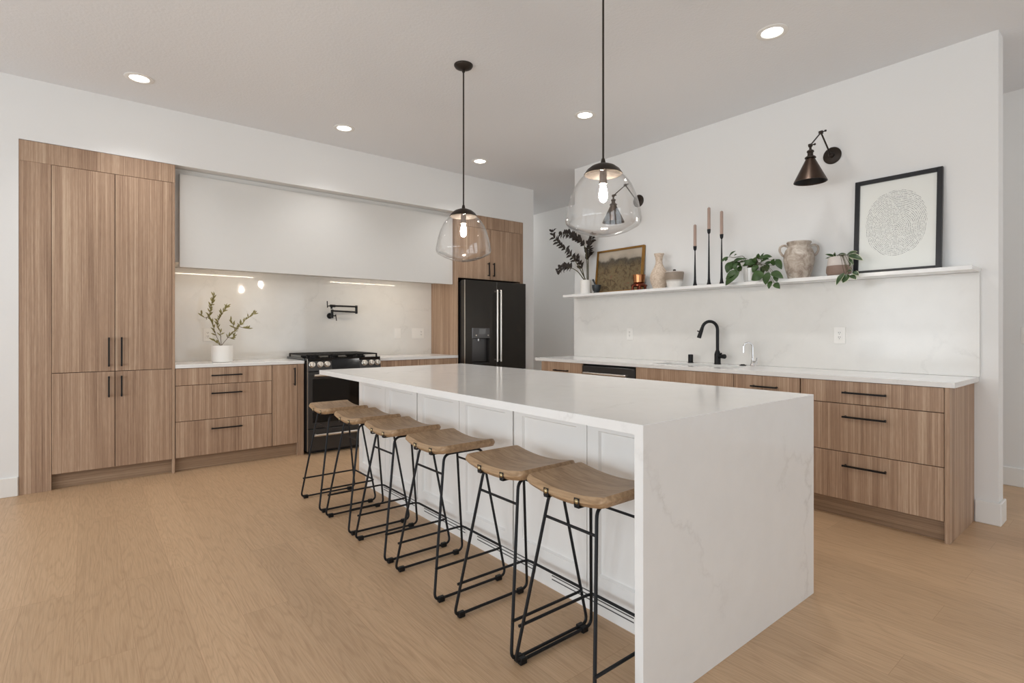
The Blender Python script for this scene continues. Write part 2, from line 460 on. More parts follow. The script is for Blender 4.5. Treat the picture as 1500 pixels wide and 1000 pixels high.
def fillet(pts, rad, n=5, closed=False):
    P = [Vector(p) for p in pts]; out = []; N = len(P)
    for i in range(N):
        if not closed and i in (0, N - 1): out.append(P[i]); continue
        a, b, c = P[i - 1], P[i], P[(i + 1) % N]
        d1 = (a - b); d2 = (c - b); l = min(rad, d1.length * .45, d2.length * .45)
        s = b + d1.normalized() * l; e = b + d2.normalized() * l
        for k in range(n + 1):
            t = k / n
            out.append(s * (1 - t) ** 2 + b * 2 * t * (1 - t) + e * t * t)
    return out
def tube(bm, pts, r, seg=8, closed=False, rads=None):
    P = [Vector(p) for p in pts]; N = len(P); rings = []
    T = []
    for i in range(N):
        if closed: d = P[(i + 1) % N] - P[i - 1]
        else: d = P[min(i + 1, N - 1)] - P[max(i - 1, 0)]
        T.append(d.normalized())
    u = T[0].orthogonal().normalized()
    for i in range(N):
        u = (u - T[i] * u.dot(T[i]))
        u = u.normalized() if u.length > 1e-6 else T[i].orthogonal().normalized()
        w = T[i].cross(u); rr = rads[i] if rads else r
        rings.append([bm.verts.new(P[i] + (u * math.cos(2 * PI * k / seg) + w * math.sin(2 * PI * k / seg)) * rr) for k in range(seg)])
    prs = list(zip(rings, rings[1:]))
    for a, b in prs:
        for k in range(seg):
            bm.faces.new((a[k], a[(k + 1) % seg], b[(k + 1) % seg], b[k]))
    if closed:
        a, b = rings[-1], rings[0]
        best = min(range(seg), key=lambda s: (a[0].co - b[s].co).length)
        for k in range(seg):
            bm.faces.new((a[k], a[(k + 1) % seg], b[(k + 1 + best) % seg], b[(k + best) % seg]))
    else:
        bm.faces.new(rings[0][::-1]); bm.faces.new(rings[-1])
    return bm
def leaf(bm, base, tip, width, up=(0, 0, 1), fold=0.25, curl=0.12, n=5, thick=0.0006, mi=0, margin=None):
    """a pointed oval leaf with a folded midrib and a drooping tip, with real (small) thickness"""
    b = Vector(base); t = Vector(tip); d = t - b; L = d.length
    if L < 1e-5: return
    d.normalize(); s = d.cross(Vector(up))
    if s.length < 1e-3: s = d.orthogonal()
    s.normalize(); nrm = s.cross(d).normalized()
    rows = []
    for i in range(n + 1):
        k = i / n
        w = width * 0.5 * max(0.04, math.sin(PI * k ** 0.8) ** 0.75)
        c = b + d * L * k + nrm * L * curl * math.sin(PI * k)
        rows.append((c + s * w + nrm * w * fold, c, c - s * w + nrm * w * fold))
    for off, flip in ((nrm * thick, False), (-nrm * thick, True)):
        vv = [[bm.verts.new(p + off) for p in r] for r in rows]
        for a, c in zip(vv, vv[1:]):
            for k in (0, 1):
                q = (a[k], a[k + 1], c[k + 1], c[k])
                f = bm.faces.new(q[::-1] if flip else q); f.material_index = mi

# stem and leaf positions (world metres)
ZZ_STEMS = [[(4.22, 3.963, 1.756), (4.22, 4.075, 1.922), (4.22, 4.127, 1.988), (4.22, 4.191, 2.055), (4.22, 4.344, 2.174), (4.22, 4.469, 2.296), (4.22, 4.48, 2.357)], [(4.29, 3.988, 1.754), (4.29, 3.992, 1.964), (4.29, 3.981, 2.091), (4.29, 3.957, 2.17), (4.29, 3.917, 2.239)], [(4.26, 3.98, 1.752), (4.26, 3.98, 1.961), (4.26, 4.0, 2.112), (4.26, 4.062, 2.188), (4.26, 4.177, 2.272), (4.26, 4.285, 2.302), (4.26, 4.396, 2.31)], [(4.2, 3.974, 1.763), (4.2, 4.056, 1.851), (4.2, 4.118, 1.887), (4.2, 4.214, 1.922), (4.2, 4.323, 1.913), (4.2, 4.379, 1.887)], [(4.24, 3.992, 1.759), (4.24, 4.043, 1.913), (4.24, 4.063, 1.975), (4.24, 4.136, 2.013)]]
OLIVE_STEMS = [[(0.97, 5.53, 1.074), (0.928, 5.53, 1.176), (0.914, 5.53, 1.239), (0.875, 5.53, 1.339), (0.89, 5.53, 1.424), (0.924, 5.53, 1.548)], [(0.971, 5.5, 1.075), (0.962, 5.5, 1.207), (0.937, 5.5, 1.261), (0.957, 5.5, 1.327), (0.986, 5.5, 1.385), (1.025, 5.5, 1.439)], [(0.985, 5.55, 1.073), (1.035, 5.55, 1.14), (1.095, 5.55, 1.207), (1.156, 5.55, 1.275), (1.207, 5.55, 1.332), (1.271, 5.55, 1.379)], [(0.959, 5.5, 1.075), (0.926, 5.5, 1.107), (0.898, 5.5, 1.12)], [(1.126, 5.53, 1.246), (1.173, 5.53, 1.229), (1.224, 5.53, 1.224)], [(0.875, 5.53, 1.339), (0.842, 5.53, 1.32), (0.81, 5.53, 1.357)], [(1.029, 5.54, 1.143), (1.064, 5.54, 1.136), (1.098, 5.54, 1.156)], [(1.095, 5.55, 1.207), (1.077, 5.55, 1.272), (1.06, 5.55, 1.31)]]
POTHOS_LEAVES = [((4.204, 2.317, 1.827), (4.183, 2.366, 1.789), 0.0204), ((4.217, 2.316, 1.833), (4.195, 2.253, 1.865), 0.0159), ((4.243, 2.314, 1.789), (4.231, 2.343, 1.702), 0.0454), ((4.181, 2.256, 1.763), (4.155, 2.22, 1.701), 0.0272), ((4.11, 2.171, 1.679), (4.095, 2.273, 1.586), 0.0681), ((4.203, 2.273, 1.776), (4.174, 2.147, 1.791), 0.0182), ((4.227, 2.259, 1.777), (4.2, 2.208, 1.739), 0.0227), ((4.228, 2.149, 1.756), (4.205, 2.187, 1.737), 0.0272), ((4.195, 2.102, 1.739), (4.172, 2.162, 1.773), 0.0363), ((4.267, 2.107, 1.745), (4.246, 2.154, 1.793), 0.0363), ((4.254, 2.081, 1.786), (4.231, 2.075, 1.828), 0.0272), ((4.186, 2.028, 1.789), (4.161, 1.939, 1.782), 0.0272), ((4.239, 2.064, 1.758), (4.223, 1.992, 1.779), 0.0182), ((4.183, 2.056, 1.733), (4.156, 2.082, 1.675), 0.0408), ((4.11, 1.972, 1.652), (4.091, 2.055, 1.609), 0.0681), ((4.252, 2.05, 1.728), (4.224, 2.037, 1.665), 0.0454), ((4.251, 2.03, 1.731), (4.223, 1.968, 1.747), 0.0272), ((4.219, 1.952, 1.721), (4.193, 1.935, 1.766), 0.0318), ((4.224, 1.93, 1.768), (4.196, 1.879, 1.688), 0.0363), ((4.11, 1.915, 1.657), (4.082, 1.82, 1.605), 0.0408), ((4.11, 1.934, 1.659), (4.098, 1.952, 1.569), 0.0454), ((4.11, 1.887, 1.636), (4.097, 1.867, 1.582), 0.0272), ((4.11, 1.915, 1.591), (4.096, 1.927, 1.534), 0.0272), ((4.11, 1.892, 1.57), (4.081, 1.841, 1.528), 0.0318), ((4.224, 2.22, 1.742), (4.201, 2.224, 1.695), 0.0272), ((4.21, 2.1, 1.749), (4.19, 2.079, 1.795), 0.0272), ((4.219, 2.014, 1.732), (4.202, 1.991, 1.68), 0.0408), ((4.239, 2.155, 1.742), (4.217, 2.128, 1.693), 0.0318), ((4.27, 2.288, 1.7), (4.247, 2.243, 1.715), 0.0227)]
TRAILER_LEAVES = [((4.273, 1.524, 1.741), (4.246, 1.578, 1.768), 0.0165), ((4.279, 1.526, 1.739), (4.256, 1.58, 1.741), 0.0132), ((4.196, 1.497, 1.745), (4.169, 1.495, 1.766), 0.0188), ((4.276, 1.513, 1.759), (4.248, 1.453, 1.759), 0.0104), ((4.237, 1.441, 1.747), (4.213, 1.373, 1.76), 0.0212), ((4.201, 1.417, 1.741), (4.174, 1.329, 1.698), 0.0282), ((4.237, 1.441, 1.738), (4.222, 1.424, 1.658), 0.033), ((4.186, 1.404, 1.712), (4.159, 1.375, 1.671), 0.0132), ((4.11, 1.414, 1.609), (4.08, 1.447, 1.534), 0.0235), ((4.11, 1.386, 1.597), (4.098, 1.414, 1.546), 0.033), ((4.11, 1.394, 1.607), (4.084, 1.362, 1.62), 0.0235), ((4.11, 1.378, 1.588), (4.092, 1.337, 1.562), 0.0235), ((4.11, 1.359, 1.613), (4.097, 1.324, 1.587), 0.0212), ((4.209, 1.468, 1.734), (4.184, 1.443, 1.738), 0.0235)]

# ================================================================== THE ROOM
YP, XW, ZC = 5.278, 4.393, 3.07
bm = B(); box(bm, -4.2, 5.8, -4.2, 8.2, -0.12, 0.0); structure(finish(bm, 'floor', M['floor']))
bm = B(); box(bm, -4.2, 5.8, -4.2, 8.2, ZC, ZC + 0.12); structure(finish(bm, 'ceiling', M['ceil']))
for nm, bx in (('wall_back_left', (-4.0, -0.3885, YP, 5.98, 0, ZC)), ('wall_back_soffit', (-0.3885, 4.437, YP, 5.98, 2.614, ZC)),
               ('wall_back_right', (4.437, 4.617, YP, 8.0, 0, ZC)), ('wall_back', (-0.3885, 4.437, 5.89, 5.98, 0, 2.614))):
    bm = B(); box(bm, *bx); structure(finish(bm, nm, M['wall']))
bm = B(); box(bm, XW, 4.537, 0.656, 4.298, 0, ZC); structure(finish(bm, 'wall_right', M['wall']))
bm = B(); box(bm, 5.614, 5.75, -4.0, 8.0, 0, ZC); structure(finish(bm, 'wall_hall', M['hall']))
bm = B(); box(bm, 4.617, 5.614, 8.0, 8.12, 0, ZC); structure(finish(bm, 'wall_hall_end', M['hall']))
def pierced(name, axis, c0, c1, a0, a1, wins):
    bm = B()
    def bb(p, q, z0, z1):
        if axis == 'x': box(bm, c0, c1, p, q, z0, z1)
        else: box(bm, p, q, c0, c1, z0, z1)
    bb(a0, a1, 0, WIN_Z[0]); bb(a0, a1, WIN_Z[1], ZC)
    e = [a0] + [v for w in wins for v in w] + [a1]
    for i in range(0, len(e), 2): bb(e[i], e[i + 1], WIN_Z[0], WIN_Z[1])
    structure(finish(bm, name, M['wall']))
pierced('wall_left', 'x', -4.15, -4.0, -4.0, YP, WIN_L)
pierced('wall_front', 'y', -4.15, -4.0, -4.15, 5.75, WIN_F)
wi = 0
for axis, wins in (('x', WIN_L), ('y', WIN_F)):
    for a, b in wins:
        wi += 1
        bm = B()
        def bb(p, q, z0, z1):
            if axis == 'x': box(bm, -4.02, -3.97, p, q, z0, z1, 0.004)
            else: box(bm, p, q, -4.02, -3.97, z0, z1, 0.004)
        z0, z1 = WIN_Z
        bb(a, a + .06, z0, z1); bb(b - .06, b, z0, z1); bb(a, b, z0, z0 + .06); bb(a, b, z1 - .06, z1)
        bb((a + b) / 2 - .03, (a + b) / 2 + .03, z0, z1)
        structure(finish(bm, 'window_%d' % wi, M['trim']))
def skirting(name, boxes):
    bm = B()
    for b in boxes: box(bm, *b, 0.004)
    structure(finish(bm, name, M['trim']))
skirting('baseboard_back', [(-4.0, -0.39, YP - .015, YP, 0, 0.14)])
skirting('baseboard_right', [(XW - .015, XW, 0.641, 0.766, 0, 0.14), (XW, 4.552, 0.641, 0.656, 0, 0.14), (4.537, 4.552, 0.656, 4.298, 0, 0.14)])
skirting('baseboard_hall', [(5.599, 5.614, -4.0, 8.0, 0, 0.145)])
skirting('baseboard_left', [(-4.0, -3.985, -4.0, YP - .015, 0, 0.14)])

# ================================================================== CABINET HELPERS
def pull(parent, p0, p1, out, mat='black', so=0.032, w=0.0055):
    """square bar pull on two posts; p0/p1 lie on the cabinet face, out is the face normal"""
    p0 = Vector(p0); p1 = Vector(p1); o = Vector(out); d = (p1 - p0).normalized()
    s = d.cross(o)
    bm = B()
    def bar(a, b, t):
        dd = (b - a).normalized(); s1 = dd.orthogonal().normalized()
        if abs(dd.dot(o)) < .5: s1 = o.copy()
        s2 = dd.cross(s1)
        v = []
        for c in (a, b):
            for x, y in ((-1, -1), (1, -1), (1, 1), (-1, 1)):
                v.append(bm.verts.new(c + s1 * x * t + s2 * y * t))
        bm.faces.new(v[:4][::-1]); bm.faces.new(v[4:])
        for i in range(4): bm.faces.new((v[i], v[(i + 1) % 4], v[4 + (i + 1) % 4], v[4 + i]))
    bar(p0 + o * so, p1 + o * so, w)
    for q in (p0 + d * .012, p1 - d * .012): bar(q, q + o * (so - w), w * .85)
    return finish(bm, 'handle', M[mat], parent)
G = 0.0022      # half a gap between fronts
def front_y(parent, name, x0, x1, z0, z1, mat, y=YP, th=0.02):
    bm = B(); box(bm, x0 + G, x1 - G, y, y + th, z0 + G, z1 - G, 0.0012)
    return finish(bm, name, M[mat], parent)
def front_x(parent, name, y0, y1, z0, z1, mat, x=3.79, th=0.02):
    bm = B(); box(bm, x, x + th, y0 + G, y1 - G, z0 + G, z1 - G, 0.0012)
    return finish(bm, name, M[mat], parent)
OUTY = (0, -1, 0); OUTX = (-1, 0, 0)

# ------------------------------------------------------------------ pantry
t = thing('pantry_cabinet', 'tall wood-grain pantry cabinet with four doors at the left end of the range wall', 'cabinet', (0.1, YP, 0))
bm = B(); box(bm, -0.3875, -0.207, YP, YP + .022, 0, 2.458, 0.001); finish(bm, 'side_filler', M['wood2'], t)
bm = B(); box(bm, -0.3875, 0.584, YP, YP + .022, 2.4585, 2.611, 0.001); finish(bm, 'top_filler', M['wood3'], t)
bm = B(); box(bm, 0.563, 0.583, YP, 5.88, 0, 2.458, 0.001); finish(bm, 'side_panel', M['wood'], t)
bm = B(); box(bm, -0.205, 0.562, YP + .023, 5.88, 0.12, 2.458); finish(bm, 'carcass', M['seam'], t)
bm = B(); box(bm, -0.207, 0.563, YP + .055, YP + .075, 0, 0.119); finish(bm, 'toe_kick', M['woodx'], t)
for x0, x1, z0, z1, mt, hx, h0, h1 in ((-.207, .176, .884, 2.458, 'wood', .137, .923, 1.153), (.176, .563, .884, 2.458, 'wood4', .218, .923, 1.155),
                                   (-.207, .176, .119, .884, 'wood3', .137, .681, .847), (.176, .563, .119, .884, 'wood2', .218, .681, .847)):
    d = front_y(t, 'door', x0, x1, z0, z1, mt)
    pull(d, (hx, YP, h0), (hx, YP, h1), OUTY)

# ------------------------------------------------------------------ base cabinets on the range wall
t = thing('base_cabinet', 'wood-grain base cabinet with three drawers and a narrow door between pantry and range', 'cabinet', (1.1, YP, 0))
bm = B(); box(bm, 0.586, 1.586, YP + .023, 5.86, 0.119, 0.884); box(bm, 0.586, 1.64, 5.80, 5.86, 0, 0.884); finish(bm, 'carcass', M['seam'], t)
bm = B(); box(bm, 0.586, 1.588, YP + .05, YP + .07, 0, 0.118); finish(bm, 'toe_kick', M['woodx'], t)
bm = B(); box(bm, 1.589, 1.648, YP, 5.79, 0, 0.884, 0.001); finish(bm, 'end_panel', M['wood2'], t)
for z0, z1, mt, hz in ((.736, .884, 'wood', .8135), (.429, .736, 'wood3', .657), (.121, .429, 'wood4', .3485)):
    d = front_y(t, 'drawer', .586, 1.356, z0, z1, mt)
    pull(d, (.850, YP, hz), (1.096, YP, hz), OUTY)
d = front_y(t, 'door', 1.356, 1.588, .121, .884, 'wood2'); pull(d, (1.556, YP, .681), (1.556, YP, .852), OUTY)

t = thing('base_cabinet', 'low wood-grain base cabinet between the range and the refrigerator', 'cabinet', (2.9, YP, 0))
bm = B(); box(bm, 2.432, 3.40, YP + .023, 5.86, 0.119, 0.884); finish(bm, 'carcass', M['seam'], t)
bm = B(); box(bm, 2.432, 3.40, YP + .05, YP + .07, 0, 0.118); finish(bm, 'toe_kick', M['woodx'], t)
for x0, x1, mt in ((2.43, 2.918, 'wood4'), (2.918, 3.408, 'wood3')):
    d = front_y(t, 'drawer', x0, x1, .736, .884, mt); pull(d, ((x0 + x1) / 2 - .12, YP, .79), ((x0 + x1) / 2 + .12, YP, .79), OUTY)
    d = front_y(t, 'door', x0, x1, .121, .736, mt)
    hx = x1 - .035 if x0 < 2.8 else x0 + .035
    pull(d, (hx, YP, .52), (hx, YP, .69), OUTY)

bm = B(); box(bm, 0.5845, 1.652, YP - .005, 5.866, .885, .915, 0.002)
tag(finish(bm, 'countertop', M['quartz']), 'white quartz countertop under the small olive plant, left of the range', 'countertop')
bm = B(); prism(bm, [(2.428, YP - .005), (3.427, YP - .005), (3.427, YP - .001), (3.410, YP - .001), (3.410, 5.866), (2.428, 5.866)], .885, .915)
tag(finish(bm, 'countertop', M['quartz']), 'white quartz countertop between the range and the refrigerator', 'countertop')
bm = B(); box(bm, 0.5845, 3.410, 5.868, 5.888, .90, 1.86); 
tag(finish(bm, 'backsplash', M['quartzr']), 'white veined quartz backsplash behind the range and pot filler', 'backsplash')

# ------------------------------------------------------------------ hood
t = thing('range_hood', 'long plain white hood box spanning the range wall under the soffit', 'hood', (2.0, 5.6, 1.758))
bm = B(); box(bm, 0.625, 3.408, 5.36, 5.385, 1.758, 2.565, 0.002)
box(bm, 0.586, 3.408, 5.395, 5.866, 1.800, 2.612); box(bm, 0.625, 3.408, 5.385, 5.395, 1.800, 2.56); finish(bm, 'body', M['hood'], t)
for a, b in ((0.632, 1.44), (2.278, 3.132)):
    bm = B(); box(bm, a, b, 5.405, 5.427, 1.793, 1.7995, 0.001)
    l = finish(bm, 'light_strip', M['led'], t)
    area('under_hood_light', ((a + b) / 2, 5.416, 1.791), (math.radians(20), 0, 0), b - a - .01, 0.012, 1.5, (1.0, 0.87, 0.70))

# ------------------------------------------------------------------ tall panel and cabinet around the refrigerator
bm = B(); box(bm, 3.413, 3.430, YP, 5.88, 0, 2.612, 0.001)
tag(finish(bm, 'cabinet_panel', M['wood3']), 'tall wood-grain side panel left of the black refrigerator', 'panel')
t = thing('wall_cabinet', 'wood-grain two-door cabinet above the black refrigerator', 'cabinet', (3.93, YP, 1.83))
bm = B(); box(bm, 3.431, 4.384, YP + .023, 5.88, 1.834, 2.46); finish(bm, 'carcass', M['seam'], t)
bm = B(); box(bm, 3.431, 4.4365, YP, YP + .022, 2.463, 2.612, 0.001); finish(bm, 'top_filler', M['wood2'], t)
bm = B(); box(bm, 4.385, 4.4365, YP, 5.88, 0, 2.462, 0.001); finish(bm, 'side_filler', M['wood4'], t)
for x0, x1, mt, hx in ((3.431, 3.907, 'wood', 3.868), (3.907, 4.384, 'wood3', 3.947)):
    d = front_y(t, 'door', x0, x1, 1.834, 2.462, mt); pull(d, (hx, YP, 1.876), (hx, YP, 2.045), OUTY)

# ------------------------------------------------------------------ refrigerator
t = thing('refrigerator', 'black stainless french-door refrigerator with pale bar handles and ice dispenser', 'refrigerator', (3.91, 5.5, 0))
bm = B(); box(bm, 3.462, 4.362, 5.245, 5.87, 0.03, 1.785, 0.004); box(bm, 3.50, 4.32, 5.28, 5.85, 0, 0.03); finish(bm, 'body', M['stainblack'], t)
for x in (3.50, 4.32):
    bm = B(); box(bm, x - .03, x + .03, 5.245, 5.30, 1.786, 1.806, 0.004); finish(bm, 'hinge_cover', M['dullsteel'], t)
FY = 5.15
def fridge_handle(d, x):
    bm = B(); tube(bm, [(x, FY - .055, .83), (x, FY - .055, 1.70)], .0125, 12)
    for z in (.85, 1.68): cyl(bm, (x, FY, z), (x, FY - .055, z), .010, 10)
    finish(bm, 'handle', M['steel'], d, True)
# left door with a real dispenser recess
bm = B()
x0, x1, z0, z1 = 3.446, 3.905, .72, 1.803
dx0, dx1, dz0, dz1 = 3.545, 3.800, .805, 1.238
box(bm, x0, dx0, FY, 5.24, z0, z1); box(bm, dx1, x1, FY, 5.24, z0, z1)
box(bm, dx0, dx1, FY, 5.24, z0, dz0); box(bm, dx0, dx1, FY, 5.24, dz1, z1); box(bm, dx0, dx1, 5.22, 5.24, dz0, dz1)
bmesh.ops.remove_doubles(bm, verts=bm.verts, dist=1e-5)
d = finish(bm, 'door', M['fridge'], t); fridge_handle(d, 3.880)
bm = B(); box(bm, x0 - .0035, x0 - .0005, FY - .0015, FY + .012, z0, z1); finish(bm, 'edge_trim', M['steel'], d)
ds = B(); box(ds, dx0, dx1, FY - .004, FY + .05, 1.115, dz1, 0.002)
ds = finish(ds, 'dispenser_panel', M['dullsteel'], d)
bm = B(); box(bm, 3.64, 3.74, FY - .006, FY - .0045, 1.165, 1.225); finish(bm, 'display', plain('display_grey', (120, 122, 124), 0.25), ds)
for x in (3.60, 3.775):
    bm = B(); lathe(bm, [(0, 0), (.009, 0), (.009, .004), (0, .004)], (x, FY - .004, 1.15), (0, -1, 0), 12); finish(bm, 'button', M['steel'], ds)
bm = B(); lathe(bm, [(0, 0), (.016, 0), (.013, .03), (0, .03)], (3.66, 5.19, 1.082), (0, 0, 1), 14); finish(bm, 'spout', M['chrome'], d, True)
bm = B(); box(bm, dx0 + .004, dx1 - .004, 5.205, 5.219, dz0 + .03, 1.112, 0.003); finish(bm, 'back_plate', M['dullsteel'], d)
bm = B(); box(bm, dx0 + .003, dx1 - .003, FY - .008, 5.215, dz0 - .003, dz0 + .016, 0.003); finish(bm, 'drip_tray', M['stainblack'], d)
bm = B(); box(bm, 3.909, 4.376, FY, 5.24, z0, z1, 0.004); d = finish(bm, 'door', M['fridge'], t); fridge_handle(d, 3.935)
bm = B(); box(bm, 3.446, 4.376, FY, 5.24, 0.06, .712, 0.004); d = finish(bm, 'freezer_drawer', M['fridge'], t)
bm = B(); tube(bm, [(3.55, FY - .055, .64), (4.27, FY - .055, .64)], .0125, 12)
for x in (3.57, 4.25): cyl(bm, (x, FY, .64), (x, FY - .055, .64), .010, 10)
finish(bm, 'handle', M['steel'], d, True)

# ------------------------------------------------------------------ range
t = thing('range', 'black slide-in gas range with steel knobs and cast-iron grates', 'range', (2.04, 5.5, 0))
RX0, RX1, RY = 1.664, 2.416, 5.21
bm = B(); box(bm, RX0, RX1, RY + .035, 5.85, 0.03, .905); finish(bm, 'body', M['stainblack'], t)
bm = B(); box(bm, RX0 + .03, RX1 - .03, RY + .08, 5.80, 0, .03); finish(bm, 'plinth', M['slot'], t)
bm = B(); box(bm, 1.654, 2.426, 5.30, 5.86, .9155, .935, .003); box(bm, RX0, RX1, RY + .01, 5.30, .905, .935, .003); finish(bm, 'cooktop', M['blackglass'], t)
# sloped control panel
bm = B()
pf = [(RY - .004, .815), (RY + .014, .925), (RY + .034, .932), (RY + .034, .815)]
a = [bm.verts.new((RX0, y, z)) for y, z in pf]; b = [bm.verts.new((RX1, y, z)) for y, z in pf]
bm.faces.new(a); bm.faces.new(b[::-1])
for i in range(4): bm.faces.new((a[i], b[i], b[(i + 1) % 4], a[(i + 1) % 4]))
cp = finish(bm, 'control_panel', M['stainblack'], t)
bm = B(); v = [bm.verts.new(c) for c in ((1.90, RY - .0035, .824), (2.185, RY - .0035, .824), (2.185, RY + .012, .921), (1.90, RY + .012, .921))]
v2 = [bm.verts.new(x.co + Vector((0, -.003, .0005))) for x in v]
bm.faces.new(v); bm.faces.new(v2[::-1])
for i in range(4): bm.faces.new((v[i], v[(i + 1) % 4], v2[(i + 1) % 4], v2[i]))
finish(bm, 'display', M['blackglass'], cp)
kn = Vector((0, -.987, .16))
for x in (1.705, 1.782, 1.850, 2.238, 2.312, 2.378):
    bm = B(); c = Vector((x, RY + .004, .874))
    lathe(bm, [(0, 0), (.029, 0), (.029, .006), (.024, .010), (.0235, .034), (.020, .038), (0, .038)], c, kn, 24)
    box(bm, x - .003, x + .003, RY - .040, RY - .030, .862, .898)
    finish(bm, 'knob', M['steel'], cp, True)
bm = B(); box(bm, RX0, RX1, RY, RY + .034, .252, .808, .004); d = finish(bm, 'oven_door', M['stainblack'], t)
bm = B(); box(bm, RX0 + .045, RX1 - .045, RY - .004, RY - .0005, .31, .735, .001); finish(bm, 'window', M['blackglass'], d)
bm = B(); tube(bm, [(1.71, RY - .05, .772), (2.37, RY - .05, .772)], .012, 14)
for x in (1.735, 2.345): cyl(bm, (x, RY, .772), (x, RY - .05, .772), .010, 10)
finish(bm, 'handle', M['steel'], d, True)
bm = B(); box(bm, RX0, RX1, RY, RY + .034, .035, .246, .004); d = finish(bm, 'drawer', M['stainblack'], t)
bm = B(); tube(bm, [(1.71, RY - .05, .192), (2.37, RY - .05, .192)], .012, 14)
for x in (1.735, 2.345): cyl(bm, (x, RY, .192), (x, RY - .05, .192), .010, 10)
finish(bm, 'handle', M['steel'], d, True)
bm = B(); box(bm, RX0 - .003, RX0 - .0003, RY + .001, RY + .012, .035, .93); finish(bm, 'edge_trim', M['steel'], t)
for k in range(3):
    gx0 = 1.672 + k * .247; gx1 = gx0 + .242; bm = B(); z = .957
    for x in (gx0, gx1 - .014): box(bm, x, x + .014, 5.275, 5.845, z, z + .013, .002)
    for y in (5.275, 5.831): box(bm, gx0, gx1, y, y + .014, z, z + .013, .002)
    for y in (5.37, 5.46, 5.55, 5.64, 5.735): box(bm, gx0, gx1, y, y + .012, z, z + .012, .002)
    for x in (gx0 + .08, gx0 + .15): box(bm, x, x + .012, 5.275, 5.845, z, z + .012, .002)
    for x in (gx0, gx1 - .014):
        for y in (5.275, 5.831): box(bm, x, x + .014, y, y + .014, .935, z)
    finish(bm, 'grate', M['castiron'], t)
for x, y in ((1.80, 5.42), (1.80, 5.70), (2.04, 5.56), (2.28, 5.42), (2.28, 5.70)):
    bm = B(); lathe(bm, [(0, 0), (.05, 0), (.05, .008), (.036, .009), (.036, .016), (0, .016)], (x, y, .935), (0, 0, 1), 24)
    finish(bm, 'burner', M['castiron'], t, True)

# ------------------------------------------------------------------ pot filler
t = thing('pot_filler', 'black folded pot filler tap on the wall above the range', 'tap', (2.11, 5.868, 1.37))
bm = B(); lathe(bm, [(0, 0), (.032, 0), (.032, .008), (.026, .014), (0, .014)], (2.112, 5.868, 1.371), (0, -1, 0), 24)
cyl(bm, (2.112, 5.86, 1.371), (2.112, 5.79, 1.371), .012); finish(bm, 'flange', M['black'], t, True)
bm = B(); cyl(bm, (2.112, 5.79, 1.345), (2.112, 5.79, 1.44), .014); cyl(bm, (2.39, 5.79, 1.398), (2.39, 5.79, 1.492), .0135)
tube(bm, [(2.112, 5.79, 1.425), (2.39, 5.79, 1.417)], .0095, 10); finish(bm, 'lower_arm', M['black'], t, True)
bm = B(); tube(bm, [(2.39, 5.775, 1.478), (2.105, 5.775, 1.480)], .0095, 10); cyl(bm, (2.14, 5.775, 1.478), (2.085, 5.775, 1.480), .014)
cyl(bm, (2.10, 5.775, 1.486), (2.10, 5.775, 1.445), .011); finish(bm, 'upper_arm', M['black'], t, True)
for p in (((2.126, 5.79, 1.371), (2.148, 5.78, 1.371), (2.155, 5.775, 1.315)), ((2.085, 5.775, 1.480), (2.055, 5.775, 1.475), (2.052, 5.775, 1.53))):
    bm = B(); tube(bm, [p[0], p[1]], .006, 8); tube(bm, [p[1] if p[2][2] > 1.4 else (p[1][0], p[1][1], 1.385), p[2]], .0055, 8)
    if p[2][2] > 1.4: tube(bm, [p[1], (p[1][0], p[1][1], 1.458)], .0055, 8)
    finish(bm, 'lever', M['black'], t, True)

# ------------------------------------------------------------------ outlets and switches
def wallplate(label, cat, name, axis, face, c, w, zc, h, devs, group=None):
    """axis 'y': plate on a wall facing -Y at y=face, c is x centre; axis 'x': facing -X, c is y centre"""
    loc = (c, face, zc) if axis == 'y' else (face, c, zc)
    t = thing(name, label, cat, loc, group)
    def bb(bm, a0, a1, d0, d1, z0, z1, bev=0.0):
        if axis == 'y': box(bm, a0, a1, face - d1, face - d0, z0, z1, bev)
        else: box(bm, face - d1, face - d0, a0, a1, z0, z1, bev)
    bm = B(); bb(bm, c - w / 2, c + w / 2, 0, .005, zc - h / 2, zc + h / 2, .0015); finish(bm, 'plate', M['plate'], t)
    for dc, kind in devs:
        bm = B(); bb(bm, c + dc - .017, c + dc + .017, .0051, .0075, zc - .034, zc + .034, .001)
        dv = finish(bm, 'rocker' if kind == 's' else 'receptacle', M['plate'], t)
        if kind == 'o':
            bm = B()
            for dz in (-.017, .017):
                for k in (-.006, .006): bb(bm, c + dc + k - .0014, c + dc + k + .0014, .0072, .0080, zc + dz, zc + dz + .009)
                bb(bm, c + dc - .002, c + dc + .002, .0072, .0080, zc + dz - .010, zc + dz - .005)
            finish(bm, 'slots', M['slot'], dv)
wallplate('single white switch plate on the splash between the pot filler and the double plate', 'switch', 'light_switch', 'y', 5.868, 2.944, .086, 1.173, .126, [(0, 's')])
wallplate('wide double white plate on the splash next to the refrigerator panel', 'outlet', 'wall_outlet', 'y', 5.868, 3.217, .17, 1.173, .13, [(-.046, 's'), (.046, 'o')])
wallplate('white outlet plate on the splash behind the small olive plant', 'outlet', 'wall_outlet', 'y', 5.868, .918, .08, 1.167, .126, [(0, 'o')])
wallplate('white outlet plate on the sink backsplash right of the chrome tap', 'outlet', 'wall_outlet', 'x', 4.373, 1.533, .078, 1.172, .122, [(0, 'o')])
wallplate('white outlet plate on the sink backsplash left of the black faucet', 'outlet', 'wall_outlet', 'x', 4.373, 3.485, .078, 1.172, .122, [(0, 'o')])
wallplate('white switch plate on the hallway wall at the right edge of the photo', 'switch', 'light_switch', 'x', 5.614, .649, .118, 1.171, .126, [(-.024, 's'), (.024, 's')])

